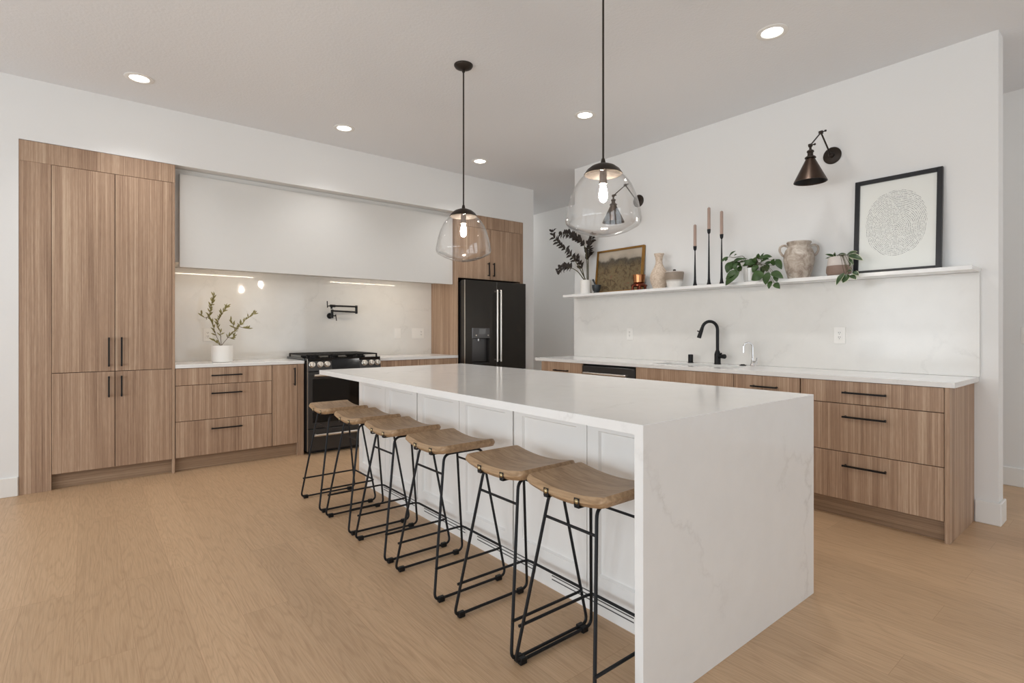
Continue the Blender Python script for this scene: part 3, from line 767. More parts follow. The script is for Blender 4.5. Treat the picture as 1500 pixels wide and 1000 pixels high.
# ================================================================== ISLAND
IX0, IX1, IY0, IY1 = 1.3445, 2.6056, 1.0208, 3.9497
bm = B()
prof = [(IY0, 0), (IY0 + .032, 0), (IY0 + .032, .883), (IY1, .883), (IY1, .915), (IY0, .915)]
a = [bm.verts.new((IX0, y, z)) for y, z in prof]; b = [bm.verts.new((IX1, y, z)) for y, z in prof]
bm.faces.new(a); bm.faces.new(b[::-1])
for i in range(6): bm.faces.new((a[i], b[i], b[(i + 1) % 6], a[(i + 1) % 6]))
bmesh.ops.bevel(bm, geom=[e for e in bm.edges], offset=.0015, segments=1, affect='EDGES')
tag(finish(bm, 'island_countertop', M['quartzw']), 'white quartz island top with a waterfall end reaching the floor', 'countertop')
t = thing('island_cabinet', 'white shaker-panelled island cabinet behind the row of bar stools', 'cabinet', (2.1, 2.5, 0))
PX = 1.65
bm = B(); box(bm, PX + .021, 2.58, IY0 + .033, IY1 - .004, .10, .882); finish(bm, 'carcass', M['white'], t)
bm = B(); box(bm, 1.697, 2.54, IY0 + .033, IY1 - .02, 0, .0995); tk = finish(bm, 'toe_kick', M['white'], t)
def shaker(y0, y1, z0, z1, st=.062, rail=.075):
    bm = B(); x0, x1 = PX, PX + .02
    y0 += .002; y1 -= .002
    o = [(y0, z0), (y1, z0), (y1, z1), (y0, z1)]; i1 = [(y0 + st, z0 + rail), (y1 - st, z0 + rail), (y1 - st, z1 - rail), (y0 + st, z1 - rail)]
    dp = .012; m_ = .006
    i2 = [(y0 + st + m_, z0 + rail + m_), (y1 - st - m_, z0 + rail + m_), (y1 - st - m_, z1 - rail - m_), (y0 + st + m_, z1 - rail - m_)]
    L = [[bm.verts.new((x, y, z)) for y, z in q] for x, q in ((x1, o), (x0, o), (x0, i1), (x0 + dp, i2))]
    bm.faces.new(L[0])
    for p, q in zip(L, L[1:]):
        for k in range(4): bm.faces.new((p[k], p[(k + 1) % 4], q[(k + 1) % 4], q[k]))
    bm.faces.new(L[3])
    return finish(bm, 'door', M['white'], t)
for y0, y1 in ((1.055, 1.542), (1.542, 2.034), (2.042, 2.528), (2.528, 3.014), (3.022, 3.484), (3.484, 3.946)):
    shaker(y0, y1, .118, .868)
M['ventslot'] = plain('vent_slot', (84, 84, 84), 0.7)
M['seamgrey'] = plain('seam_grey', (150, 148, 146), 0.7)
for y in (2.038, 3.018):
    bm = B(); box(bm, PX + .012, PX + .021, y - .004, y + .004, .118, .868); finish(bm, 'seam_strip', M['seamgrey'], t)
for y0, y1 in ((1.33, 1.805), (1.935, 2.41), (2.53, 3.003), (3.13, 3.60)):
    bm = B()
    box(bm, 1.6935, 1.6965, y0 - .012, y1 + .012, .032, .096, .0008)
    v = finish(bm, 'air_vent', M['white'], tk)
    bm = B()
    for k in range(3): box(bm, 1.6925, 1.6936, y0, y1, .045 + k * .017, .050 + k * .017)
    finish(bm, 'slots', M['ventslot'], v)

# ================================================================== BAR STOOLS
def make_stool(loc, label):
    t = thing('bar_stool', label, 'stool', loc, 'bar stools along the island')
    cx, cy, _ = loc
    def w(x, y, z): return (cx + x, cy + y, z)
    # saddle seat
    bm = B(); nx, ny = 20, 32; hx, hy, th = .153, .192, .036
    def sz(y): return .664 + .023 * (abs(y) / hy) ** 2.0
    def pt(i, j, top):
        u = -1 + 2 * i / nx; v = -1 + 2 * j / ny
        # superellipse-ish plan with rounded corners and edges rolled over
        x, y = u * hx, v * hy
        ex, ey = max(0, abs(x) - (hx - .03)), max(0, abs(y) - (hy - .03))
        l = math.hypot(ex, ey)
        if ex > 0 and ey > 0 and l > .03:
            x -= math.copysign(ex - ex * .03 / l, x); y -= math.copysign(ey - ey * .03 / l, y)
            l = .03
        k = max(0.0, (l - .018) / .012)
        rnd = th * .42 * (1 - math.sqrt(max(0, 1 - min(1, k) ** 2)))
        return w(x + .005, y + .012, sz(y) - (rnd if top else th - rnd))
    T = [[bm.verts.new(pt(i, j, True)) for j in range(ny + 1)] for i in range(nx + 1)]
    U = [[bm.verts.new(pt(i, j, False)) for j in range(ny + 1)] for i in range(nx + 1)]
    for i in range(nx):
        for j in range(ny):
            bm.faces.new((T[i][j], T[i + 1][j], T[i + 1][j + 1], T[i][j + 1]))
            bm.faces.new((U[i][j], U[i][j + 1], U[i + 1][j + 1], U[i + 1][j]))
    ring = [(i, 0) for i in range(nx)] + [(nx, j) for j in range(ny)] + [(i, ny) for i in range(nx, 0, -1)] + [(0, j) for j in range(ny, 0, -1)]
    for (a, b), (c, d) in zip(ring, ring[1:] + ring[:1]):
        bm.faces.new((T[a][b], U[a][b], U[c][d], T[c][d]))
    bmesh.ops.remove_doubles(bm, verts=bm.verts, dist=1e-5)
    seat = finish(bm, 'seat', M['seat'], t, True)
    for y in (-.066, .082):
        bm = B(); z = sz(y - .012) - .018; x = -hx + .0045
        lathe(bm, [(0, .007), (.005, .006), (.0085, .003), (.0095, 0), (0, 0)], w(x, y, z), (-1, 0, 0), 14)
        finish(bm, 'rivet', M['rivet'], seat, True)
        bm = B(); box(bm, cx + x - .0015, cx + x + .001, cy + y - .012, cy + y + .012, z - .018, z + .011, .0008)
        box(bm, cx + x - .0015, cx + x + .05, cy + y - .011, cy + y + .011, z - .0215, z - .0185, .0008)
        finish(bm, 'bracket', M['iron'], seat)
    r = .0063
    def loop(s):
        p = [w(-.2, s * .19, .014), w(.2, s * .19, .014), w(.112, s * .112, .632), w(-.102, s * .112, .632)]
        return fillet(p, .035, 6, True)
    for s in (-1, 1):
        bm = B(); tube(bm, loop(s), r, 8, True); lg = finish(bm, 'leg_frame', M['iron'], t, True)
        for x in (-.165, .158):
            bm = B(); box(bm, cx + x - .016, cx + x + .016, cy + s * .19 - .0105, cy + s * .19 + .0105, 0, .024, .003); finish(bm, 'glide', M['black'], lg)
    def lx(sx, z): k = (z - .014) / .614; return (.2 - .088 * k) if sx > 0 else (-.2 + .098 * k)
    def ly(z): return .19 - .078 * (z - .014) / .614
    z = .545
    for sx in (-1, 1):
        bm = B(); tube(bm, [w(lx(sx, z), -ly(z), z), w(lx(sx, z), ly(z), z)], .0052, 8); finish(bm, 'stretcher', M['iron'], t, True)
    z = .148; bm = B()
    p = [w(lx(-1, z) - .010, ly(z) + .008, z), w(lx(1, z) + .012, ly(z) + .008, z), w(lx(1, z) + .012, -ly(z) - .008, z), w(lx(-1, z) - .010, -ly(z) - .008, z)]
    tube(bm, fillet(p, .035, 6), .0058, 8); finish(bm, 'footrest', M['iron'], t, True)
    return t
SX = 1.397
stools = [(3.71, 'wooden saddle-seat bar stool at the far end, nearest the black range'),
          (3.21, 'wooden saddle-seat bar stool, second one from the range end of the island'),
          (2.729, 'wooden saddle-seat bar stool, third one from the range end of the island'),
          (2.224, 'wooden saddle-seat bar stool, fourth one from the range end of the island'),
          (1.681, 'wooden saddle-seat bar stool, second one from the waterfall end of the island'),
          (1.279, 'wooden saddle-seat bar stool partly hidden behind the waterfall end, nearest the camera')]
first = make_stool((SX, stools[0][0], 0), stools[0][1])
for y, lb in stools[1:]:
    c = copy_tree(first); c.location = (SX, y, 0); c['label'] = lb

# ================================================================== SINK RUN
CX, CB = 3.79, 4.372
def runcab(name, label, y0, y1, cat='cabinet'):
    t = thing(name, label, cat, (CX, (y0 + y1) / 2, 0))
    bm = B(); box(bm, CX + .022, CB, y0 + .001, y1 - .001, .12, .884); finish(bm, 'carcass', M['seam'], t)
    bm = B(); box(bm, CX + .05, CX + .07, y0, y1, 0, .119); finish(bm, 'toe_kick', M['woody'], t)
    return t
def pully(d, yc, z, L=.24): pull(d, (CX, yc - L / 2, z), (CX, yc + L / 2, z), OUTX)
t = runcab('base_cabinet', 'wood-grain three-drawer base cabinet at the open right end of the sink run', .794, 1.569)
bm = B(); box(bm, CX - .002, XW - .001, .77, .793, 0, .884, .001); finish(bm, 'end_panel', M['wood2'], t)
for z0, z1, mt, hz in ((.739, .884, 'wood3', .8125), (.429, .739, 'wood', .658), (.121, .429, 'wood4', .346)):
    d = front_x(t, 'drawer', .794, 1.569, z0, z1, mt); pully(d, 1.186, hz)
t = runcab('base_cabinet', 'narrow wood-grain drawer cabinet between the sink and the end drawer cabinet', 1.573, 2.05)
for z0, z1, mt, hz in ((.739, .884, 'wood', .806), (.429, .739, 'wood3', .658), (.121, .429, 'wood2', .346)):
    d = front_x(t, 'drawer', 1.573, 2.05, z0, z1, mt); pully(d, 1.809, hz, .19)
t = thing('sink_cabinet', 'wood-grain sink base cabinet without top handles under the black faucet', 'cabinet', (CX, 2.5, 0))
bm = B(); box(bm, CX + .022, CB, 2.051, 2.07, .12, .884); box(bm, CX + .022, CB, 2.937, 2.956, .12, .884); box(bm, CX + .022, CB, 2.07, 2.937, .12, .14); box(bm, CB - .01, CB, 2.07, 2.937, .14, .884); finish(bm, 'carcass', M['seam'], t)
bm = B(); box(bm, CX + .05, CX + .07, 2.05, 2.957, 0, .119); finish(bm, 'toe_kick', M['woody'], t)
front_x(t, 'false_front', 2.05, 2.957, .739, .884, 'wood2')
for y0, y1, hy, mt in ((2.05, 2.5035, 2.46, 'wood'), (2.5035, 2.957, 2.545, 'wood4')):
    d = front_x(t, 'door', y0, y1, .121, .739, mt); pull(d, (CX, hy, .53), (CX, hy, .70), OUTX)
t = thing('dishwasher', 'black dishwasher with a pale bar handle under the sink counter', 'dishwasher', (CX, 3.282, 0))
bm = B(); box(bm, CX + .03, CB, 2.962, 3.602, .02, .872); box(bm, CX + .06, CB - .02, 2.97, 3.59, 0, .02); finish(bm, 'body', M['slot'], t)
bm = B(); box(bm, CX - .004, CX + .029, 2.966, 3.600, .10, .864, .004); d = finish(bm, 'door', M['stainblack'], t)
bm = B(); tube(bm, [(CX - .045, 3.03, .798), (CX - .045, 3.55, .798)], .011, 12)
for y in (3.055, 3.525): cyl(bm, (CX, y, .798), (CX - .045, y, .798), .009, 10)
finish(bm, 'handle', M['steel'], d, True)
bm = B(); box(bm, CX + .03, CX + .05, 2.962, 3.602, 0, .098); finish(bm, 'kick_plate', M['slot'], t)
t = runcab('base_cabinet', 'wood-grain base cabinet left of the dishwasher at the far end of the sink run', 3.607, 4.204)
d = front_x(t, 'drawer', 3.607, 4.204, .739, .884, 'wood2'); pully(d, 3.89, .80, .20)
d = front_x(t, 'door', 3.607, 4.204, .121, .739, 'wood'); pull(d, (CX, 3.65, .53), (CX, 3.65, .70), OUTX)

# counter with a real sink cut-out
SK = (3.925, 4.205, 2.115, 2.875)
bm = B(); CX0, CX1, CY0, CY1 = 3.785, 4.391, .747, 4.303
for z0, z1 in ((.885, .915),):
    xs = [CX0, SK[0], SK[1], CX1]; ys = [CY0, SK[2], SK[3], CY1]
    vt = {}
    for zi, z in enumerate((z0, z1)):
        for i, x in enumerate(xs):
            for j, y in enumerate(ys): vt[i, j, zi] = bm.verts.new((x, y, z))
    for i in range(3):
        for j in range(3):
            if i == 1 and j == 1: continue
            for zi in (0, 1): bm.faces.new([vt[a, b, zi] for a, b in ((i, j), (i + 1, j), (i + 1, j + 1), (i, j + 1))])
    def side(lst):
        for p, q in zip(lst, lst[1:]): bm.faces.new((vt[p + (0,)], vt[q + (0,)], vt[q + (1,)], vt[p + (1,)]))
    side([(0, 0), (1, 0), (2, 0), (3, 0), (3, 1), (3, 2), (3, 3), (2, 3), (1, 3), (0, 3), (0, 2), (0, 1), (0, 0)])
    side([(1, 1), (2, 1), (2, 2), (1, 2), (1, 1)])
tag(finish(bm, 'countertop', M['quartz']), 'long white quartz countertop holding the sink along the right wall', 'countertop')
bm = B(); sx0, sx1, sy0, sy1 = SK[0] - .006, SK[1] + .006, SK[2] - .006, SK[3] + .006; zt, zb, w_ = .8845, .665, .012
box(bm, sx0 - w_, sx0, sy0 - w_, sy1 + w_, zb, zt); box(bm, sx1, sx1 + w_, sy0 - w_, sy1 + w_, zb, zt)
box(bm, sx0, sx1, sy0 - w_, sy0, zb, zt); box(bm, sx0, sx1, sy1, sy1 + w_, zb, zt); box(bm, sx0 - w_, sx1 + w_, sy0 - w_, sy1 + w_, zb - w_, zb)
t = thing('sink', 'pale undermount sink bowl set into the right-hand counter', 'sink', (4.06, 2.5, .66))
finish(bm, 'bowl', M['sink'], t)
bm = B(); lathe(bm, [(0, 0), (.045, 0), (.045, .004), (0, .004)], (4.06, 2.5, zb), (0, 0, 1), 24); finish(bm, 'drain', M['chrome'], t)
bm = B(); box(bm, 4.373, 4.3925, .741, 4.290, .9155, 1.5765, .0015)
tag(finish(bm, 'backsplash', M['quartzs']), 'white veined quartz backsplash between the sink counter and the floating shelf', 'backsplash')
bm = B(); box(bm, 4.1512, 4.3925, .738, 4.246, 1.577, 1.6025, .002)
tag(finish(bm, 'shelf', M['quartz']), 'long white floating shelf above the sink holding plants, vases and pictures', 'shelf')

# faucet
t = thing('faucet', 'tall matte black gooseneck pull-down faucet behind the sink', 'faucet', (4.29, 2.462, .915))
fx, fy = 4.285, 2.462
bm = B(); lathe(bm, [(0, 0), (.029, 0), (.029, .004), (.026, .012), (.026, .085), (.021, .105), (.0155, .118), (.0155, .12), (0, .12)], (fx, fy, .915), (0, 0, 1), 24); finish(bm, 'base', M['black'], t, True)
dv = Vector((-.86, .51, 0)).normalized(); R = .072
pts = [Vector((fx, fy, 1.03)), Vector((fx, fy, 1.215))]
for k in range(1, 13):
    a = PI * k / 12 * .93
    pts.append(Vector((fx, fy, 1.215)) + dv * R * (1 - math.cos(a)) + Vector((0, 0, R * math.sin(a))))
bm = B(); tube(bm, pts, .0135, 14); finish(bm, 'neck', M['black'], t, True)
e = pts[-1]; dd = (pts[-1] - pts[-2]).normalized()
bm = B(); lathe(bm, [(0, 0), (.0145, 0), (.0155, .02), (.018, .085), (.0175, .092), (0, .092)], e, dd, 20)
lathe(bm, [(0, 0), (.005, 0), (.005, .022), (0, .022)], e + dd * .035 + dv * .012, dv + Vector((0, 0, .3)), 10); finish(bm, 'spray_head', M['black'], t, True)
bm = B(); hd = Vector((-.25, -.97, 0)).normalized()
cyl(bm, Vector((fx, fy, .985)), Vector((fx, fy, .985)) + hd * .062, .017); cyl(bm, Vector((fx, fy, .985)) + hd * .062, Vector((fx, fy, .985)) + hd * .082, .0195)
tube(bm, [Vector((fx, fy, .995)) + hd * .025, Vector((fx, fy, 1.012)) + hd * .045], .007, 8); finish(bm, 'handle', M['black'], t, True)
t = thing('air_switch', 'small black cylinder air gap standing left of the black faucet', 'air gap', (4.28, 2.722, .915))
bm = B(); lathe(bm, [(0, 0), (.025, 0), (.025, .006), (.022, .008), (.022, .074), (.019, .076), (0, .076)], (4.28, 2.722, .915), (0, 0, 1), 24); finish(bm, 'body', M['black'], t, True)
t = thing('disposal_button', 'flat round black push button in the counter right of the black faucet', 'button', (4.28, 2.232, .915))
bm = B(); lathe(bm, [(0, 0), (.026, 0), (.026, .006), (.016, .007), (.016, .011), (0, .011)], (4.28, 2.232, .915), (0, 0, 1), 24); finish(bm, 'cap', M['black'], t, True)
t = thing('drinking_tap', 'small polished chrome curved water tap right of the black faucet', 'tap', (4.285, 2.162, .915))
fx, fy = 4.285, 2.150
bm = B(); lathe(bm, [(0, 0), (.022, 0), (.020, .006), (.014, .03), (.011, .06), (0, .06)], (fx, fy, .915), (0, 0, 1), 20); finish(bm, 'base', M['chrome'], t, True)
pts = [Vector((fx, fy, .97)), Vector((fx, fy, 1.07))]; R = .037; dv = Vector((-.75, .66, 0)).normalized()
for k in range(1, 13):
    a = PI * k / 12
    pts.append(Vector((fx, fy, 1.07)) + dv * R * (1 - math.cos(a)) + Vector((0, 0, R * math.sin(a))))
pts.append(pts[-1] + Vector((0, 0, -.045)))
bm = B(); tube(bm, pts, .0072, 12); finish(bm, 'spout', M['chrome'], t, True)
bm = B(); hd = Vector((-.3, -.95, 0)).normalized(); cyl(bm, Vector((fx, fy, .945)), Vector((fx, fy, .945)) + hd * .04, .013)
tube(bm, [Vector((fx, fy, .945)) + hd * .036, Vector((fx, fy, .992)) + hd * .05], .006, 10); finish(bm, 'lever', M['chrome'], t, True)

# ================================================================== PENDANTS
def pendant(x, y, label):
    t = thing('pendant_lamp', label, 'pendant lamp', (x, y, ZC), 'glass pendants over the island')
    bm = B(); lathe(bm, [(0, 0), (.066, 0), (.066, -.006), (.060, -.016), (.035, -.028), (.010, -.034), (.010, -.05), (0, -.05)], (x, y, ZC), seg=32); finish(bm, 'canopy', M['bronze'], t, True)
    bm = B(); cyl(bm, (x, y, 2.075), (x, y, ZC - .045), .0052, 10); lathe(bm, [(0, 0), (.011, 0), (.012, .012), (.008, .028), (0, .028)], (x, y, 2.06), seg=16); finish(bm, 'rod', M['bronze'], t, True)
    bm = B(); lathe(bm, [(0, 2.062), (.03, 2.060), (.06, 2.048), (.083, 2.030), (.098, 2.008), (.096, 2.006)], (x, y, 0), seg=48)
    cap = finish(bm, 'cap', M['bronze'], t, True)
    bm = B(); lathe(bm, [(.0955, 2.0065), (.08, 2.026), (.057, 2.044), (.03, 2.055), (0, 2.057)], (x, y, 0), seg=48); finish(bm, 'cap_lining', M['shade_in'], cap, True)
    bm = B(); lathe(bm, [(0, 2.056), (.018, 2.056), (.018, 1.975), (.0205, 1.973), (.0205, 1.958), (0, 1.958)], (x, y, 0), seg=20); finish(bm, 'socket', M['socket'], t, True)
    o = [(.094, 2.004), (.112, 1.989), (.130, 1.968), (.147, 1.943), (.165, 1.90), (.178, 1.856), (.187, 1.813), (.192, 1.785), (.193, 1.770), (.190, 1.756), (.178, 1.742), (.13, 1.718), (.085, 1.703), (.045, 1.694), (.014, 1.690), (0, 1.689)]
    i = [(0, 1.692), (.014, 1.693), (.045, 1.697), (.085, 1.706), (.13, 1.721), (.176, 1.745), (.187, 1.758), (.1898, 1.771), (.1888, 1.785), (.184, 1.813), (.175, 1.856), (.162, 1.90), (.144, 1.941), (.128, 1.965), (.110, 1.986), (.091, 2.003)]
    bm = B(); lathe(bm, o + i, (x, y, 0), seg=64, close=True); bmesh.ops.remove_doubles(bm, verts=bm.verts, dist=1e-6)
    finish(bm, 'glass_shade', M['glass'], t, True)
    bm = B(); lathe(bm, [(0, 1.957), (.012, 1.957), (.014, 1.945), (.019, 1.925), (.0215, 1.905), (.0205, 1.886), (.015, 1.872), (.007, 1.866), (0, 1.865)], (x, y, 0), seg=24); finish(bm, 'bulb', M['bulb'], t, True)
    return t
pendant(2.06, 3.10, 'clear glass pendant lamp farther away, in front of the wood cabinet')
pendant(2.06, 1.813, 'larger-looking glass pendant lamp nearer the camera, in front of the sink wall')

# ================================================================== RECESSED CEILING LIGHTS
cans = [(0.302, 4.762, 'round recessed ceiling light at the left, above the pantry cabinet'),
        (1.845, 4.753, 'round recessed ceiling light above the range, middle of the back row'),
        (3.37, 4.746, 'round recessed ceiling light in the far corner, between the pendant rods'),
        (3.356, 3.16, 'round recessed ceiling light beside the near pendant rod, above the sink run'),
        (3.332, 1.548, 'round recessed ceiling light at the right, nearest the camera')]
for x, y, lb in cans:
    t = thing('ceiling_light', lb, 'ceiling light', (x, y, ZC), 'recessed ceiling lights')
    bm = B(); lathe(bm, [(.092, 0), (.092, -.003), (.088, -.005), (.064, -.0052), (.060, -.001), (.060, 0)], (x, y, ZC), seg=40, close=True); finish(bm, 'trim_ring', M['trim'], t, True)
    bm = B(); lathe(bm, [(0, -.0012), (.0605, -.0012), (.0605, -.0005), (0, -.0005)], (x, y, ZC), seg=32); finish(bm, 'lens', M['canlens'], t)
    d = bpy.data.lights.new('downlight', 'SPOT'); d.energy = 30; d.spot_size = math.radians(120); d.spot_blend = 0.9; d.shadow_soft_size = .06; d.color = (1, .98, .96)
    o = bpy.data.objects.new('downlight', d); COL.objects.link(o); o.location = (x, y, ZC - .03)

# ================================================================== WALL SCONCES
def sconce(y, label):
    t = thing('wall_sconce', label, 'wall lamp', (XW, y, 2.53), 'swing-arm sconces above the shelf')
    bm = B(); lathe(bm, [(0, 0), (.063, 0), (.063, .007), (.056, .012), (.02, .016), (.02, .03), (.012, .04), (0, .04)], (XW, y, 2.53), (-1, 0, 0), 32); finish(bm, 'wall_plate', M['bronze'], t, True)
    el = Vector((4.182, y, 2.656)); jt = Vector((4.0, y, 2.522)); b0 = Vector((XW - .035, y, 2.53))
    bm = B(); tube(bm, [b0, el], .0055, 10); lathe(bm, [(0, -.012), (.013, -.012), (.013, .012), (0, .012)], el, (0, 1, 0), 16); cyl(bm, el, el + Vector((0, -.028, .004)), .004); lathe(bm, [(0, 0), (.007, 0), (.007, .01), (0, .01)], el + Vector((0, -.026, .004)), (0, -1, 0), 10); finish(bm, 'rear_arm', M['bronze'], t, True)
    bm = B(); tube(bm, [el, jt], .0048, 10); lathe(bm, [(0, -.011), (.012, -.011), (.012, .011), (0, .011)], jt, (0, 1, 0), 16); cyl(bm, jt, jt + Vector((0, -.026, .0)), .004); lathe(bm, [(0, 0), (.007, 0), (.007, .01), (0, .01)], jt + Vector((0, -.024, 0)), (0, -1, 0), 10); finish(bm, 'front_arm', M['bronze'], t, True)
    bm = B(); lathe(bm, [(0, 2.515), (.008, 2.515), (.008, 2.492), (.012, 2.490), (.022, 2.483), (.0235, 2.474), (.018, 2.468), (.019, 2.445), (.030, 2.438), (.031, 2.432), (0, 2.432)], (4.0, y, 0), seg=24); finish(bm, 'socket_holder', M['bronze'], t, True)
    bm = B(); lathe(bm, [(.024, 2.436), (.104, 2.270), (.107, 2.262), (.104, 2.262), (.101, 2.268), (.021, 2.432)], (4.0, y, 0), seg=48, close=True)
    sh = finish(bm, 'shade', M['copperbronze'], t, True)
    bm = B(); lathe(bm, [(.0203, 2.431), (.1005, 2.2675), (.0998, 2.2675), (.0196, 2.431)], (4.0, y, 0), seg=48, close=True); finish(bm, 'lining', M['black'], sh, True)
    bm = B(); lathe(bm, [(0, 2.4315), (.016, 2.4315), (.016, 2.395), (0, 2.395)], (4.0, y, 0), seg=16); finish(bm, 'socket', M['black'], t, True)
    bm = B(); lathe(bm, [(.029, 2.443), (.036, 2.436), (.036, 2.430), (.029, 2.428)], (4.0, y, 0), seg=24, close=True); finish(bm, 'collar', M['bronze'], sh, True)
    return t
sconce(1.59, 'bronze swing-arm wall sconce with cone shade left of the fingerprint picture')
sconce(3.39, 'bronze swing-arm wall sconce seen through the near glass pendant')

# ================================================================== ON THE SHELF
ZS = 1.6028
def pot_shell(bm, c, prof_o, th=.006, seg=40, inner_floor=.02):
    """open vessel: outer profile (r,h) from the base up, offset inwards for the inside"""
    top = prof_o[-1]
    inn = [(max(0.002, r - th), h) for r, h in prof_o[::-1] if h > inner_floor]
    lathe(bm, [(0, 0)] + prof_o + inn + [(0, inner_floor)], c, (0, 0, 1), seg)
    return bm
# dark-leaved plant in a white pot
t = thing('potted_plant', 'dark-leaved plant with arching stems in a white pot at the shelf far end', 'plant', (4.245, 3.985, ZS))
bm = B(); pot_shell(bm, (4.245, 3.985, ZS), [(.052, 0), (.058, .004), (.060, .05), (.061, .152), (.060, .154)]); finish(bm, 'pot', M['ceramic'], t, True)
bm = B(); lathe(bm, [(0, .132), (.054, .132), (.054, .136), (0, .140)], (4.245, 3.985, ZS), seg=24); finish(bm, 'soil', M['soil'], t)
rnd = random.Random(11)
def samp(pts, k):
    P = [Vector(p) for p in pts]; L = [(b - a).length for a, b in zip(P, P[1:])]; s = k * sum(L)
    for a, b, l in zip(P, P[1:], L):
        if s <= l or b is P[-1]: return a.lerp(b, min(1, s / l)), (b - a).normalized()
        s -= l
for si, pts in enumerate(ZZ_STEMS):
    base = Vector((4.245 + rnd.uniform(-.02, .02), 3.985 + rnd.uniform(-.02, .02), ZS + .135))
    P = fillet([base] + pts, .06, 4)
    bm = B(); n = len(P); tube(bm, P, .004, 7, rads=[(.0065 - .0050 * i / n) for i in range(n)])
    st = finish(bm, 'stem', M['zzstem'], t, True)
    bm = B(); k0 = (.36, .52, .50, .55, .5)[si]; cnt = (13, 13, 15, 11, 5)[si]
    for i in range(cnt):
        k = k0 + (1 - k0) * i / (cnt - 1); p, d = samp(P, min(k, .995))
        for sgn in (-1, 1):
            sd = d.cross(Vector((1, 0, 0))).normalized() * sgn
            v = (d * rnd.uniform(.45, .8) + sd * rnd.uniform(.6, .9) + Vector((rnd.uniform(-.5, .5), 0, rnd.uniform(-.1, .2)))).normalized()
            Lf = rnd.uniform(.060, .082) * (1.0 if k < .9 else .75)
            leaf(bm, p, p + v * Lf, Lf * .50, up=(-1, rnd.uniform(-.4, .4), .5), curl=.1)
    p, d = samp(P, .995); leaf(bm, p, p + d * .035, .014, up=(-1, 0, .3))
    finish(bm, 'leaves', M['zz'], st)
# mortar and pestle
t = thing('mortar', 'small dark stone mortar beside the white plant pot', 'mortar', (4.235, 3.822, ZS))
bm = B(); pot_shell(bm, (4.235, 3.822, ZS), [(.030, 0), (.031, .006), (.026, .016), (.040, .035), (.047, .062), (.049, .090)], .007, 32, .03); finish(bm, 'bowl', M['slate'], t, True)
t = thing('pestle', 'dark stone pestle leaning in the small mortar', 'pestle', (4.235, 3.83, ZS + .05))
bm = B(); a = Vector((4.237, 3.812, ZS + .046)); b = Vector((4.225, 3.865, ZS + .155)); ax = (b - a); L = ax.length
lathe(bm, [(0, 0), (.009, .002), (.013, .015), (.010, .04), (.008, L * .7), (.011, L - .014), (.010, L - .004), (0, L)], a, ax, 16); finish(bm, 'rod', M['slate'], t, True)
# gold-framed painting leaning on the wall
def leaning(name, label, cat, y0, y1, h, lean_bottom, depth, fw, fmat, art, artname, group=None, mat_w=0):
    e = bpy.data.objects.new(name, None); COL.objects.link(e)
    e['label'] = label; e['category'] = cat
    ang = math.asin((lean_bottom) / h)
    e.location = (XW - lean_bottom - depth * math.cos(ang) - .002, y0, ZS + depth * math.sin(ang) + .0003)
    e.rotation_euler = (0, ang, 0)
    ORG[e.name] = Vector((0, 0, 0)); w = y1 - y0
    bm = B(); box(bm, 0, depth, 0, fw, 0, h, .0015); box(bm, 0, depth, w - fw, w, 0, h, .0015)
    box(bm, 0, depth, fw, w - fw, 0, fw, .0015); box(bm, 0, depth, fw, w - fw, h - fw, h, .0015)
    finish(bm, 'frame', M[fmat], e)
    bm = B(); box(bm, depth * .45, depth * .75, fw - .002, w - fw + .002, fw - .002, h - fw + .002); finish(bm, artname, art, e)
    return e
leaning('painting', 'gold-framed landscape painting leaning on the wall behind the copper burner', 'painting', 3.30, 3.925, .468, .05, .030, .020, 'gold', painting_mat(.468), 'canvas')
leaning('picture', 'black-framed fingerprint line print leaning at the right end of the shelf', 'picture', .922, 1.428, .682, .045, .028, .030, 'frame', fingerprint_mat(.258, .350, .178, .228), 'print')
# copper burner
t = thing('copper_burner', 'copper cup on a dark red footed stand in front of the landscape painting', 'burner', (4.235, 3.265, ZS))
cc = (4.235, 3.265, ZS)
bm = B(); pot_shell(bm, (cc[0], cc[1], ZS + .072), [(.05, 0), (.056, .006), (.058, .04), (.060, .074), (.064, .076), (.064, .080)], .003, 40, .006); finish(bm, 'cup', M['copper'], t, True)
bm = B(); lathe(bm, [(0, .058), (.060, .058), (.076, .046), (.080, .040), (.082, .042), (.078, .052), (.062, .066), (0.05, .0715), (0, .0715)], cc, seg=40); st = finish(bm, 'stand', M['redwood'], t, True)
for k in range(4):
    a = PI / 4 + k * PI / 2; bm = B(); p = Vector((cc[0] + .06 * math.cos(a), cc[1] + .06 * math.sin(a), ZS))
    lathe(bm, [(0, 0), (.014, 0), (.016, .008), (.012, .02), (.015, .045), (0, .05)], p, seg=12); finish(bm, 'foot', M['redwood'], st, True)
# sandy vase
t = thing('vase', 'sand-coloured ceramic bottle vase with a flared lip right of the painting', 'vase', (4.255, 3.045, ZS))
bm = B(); pot_shell(bm, (4.255, 3.045, ZS), [(.056, 0), (.058, .004), (.057, .012), (.066, .03), (.080, .07), (.085, .105), (.080, .14), (.066, .175), (.046, .21), (.034, .24), (.031, .27), (.035, .30), (.045, .33), (.047, .338)], .004, 44, .01); finish(bm, 'body', M['vase'], t, True)
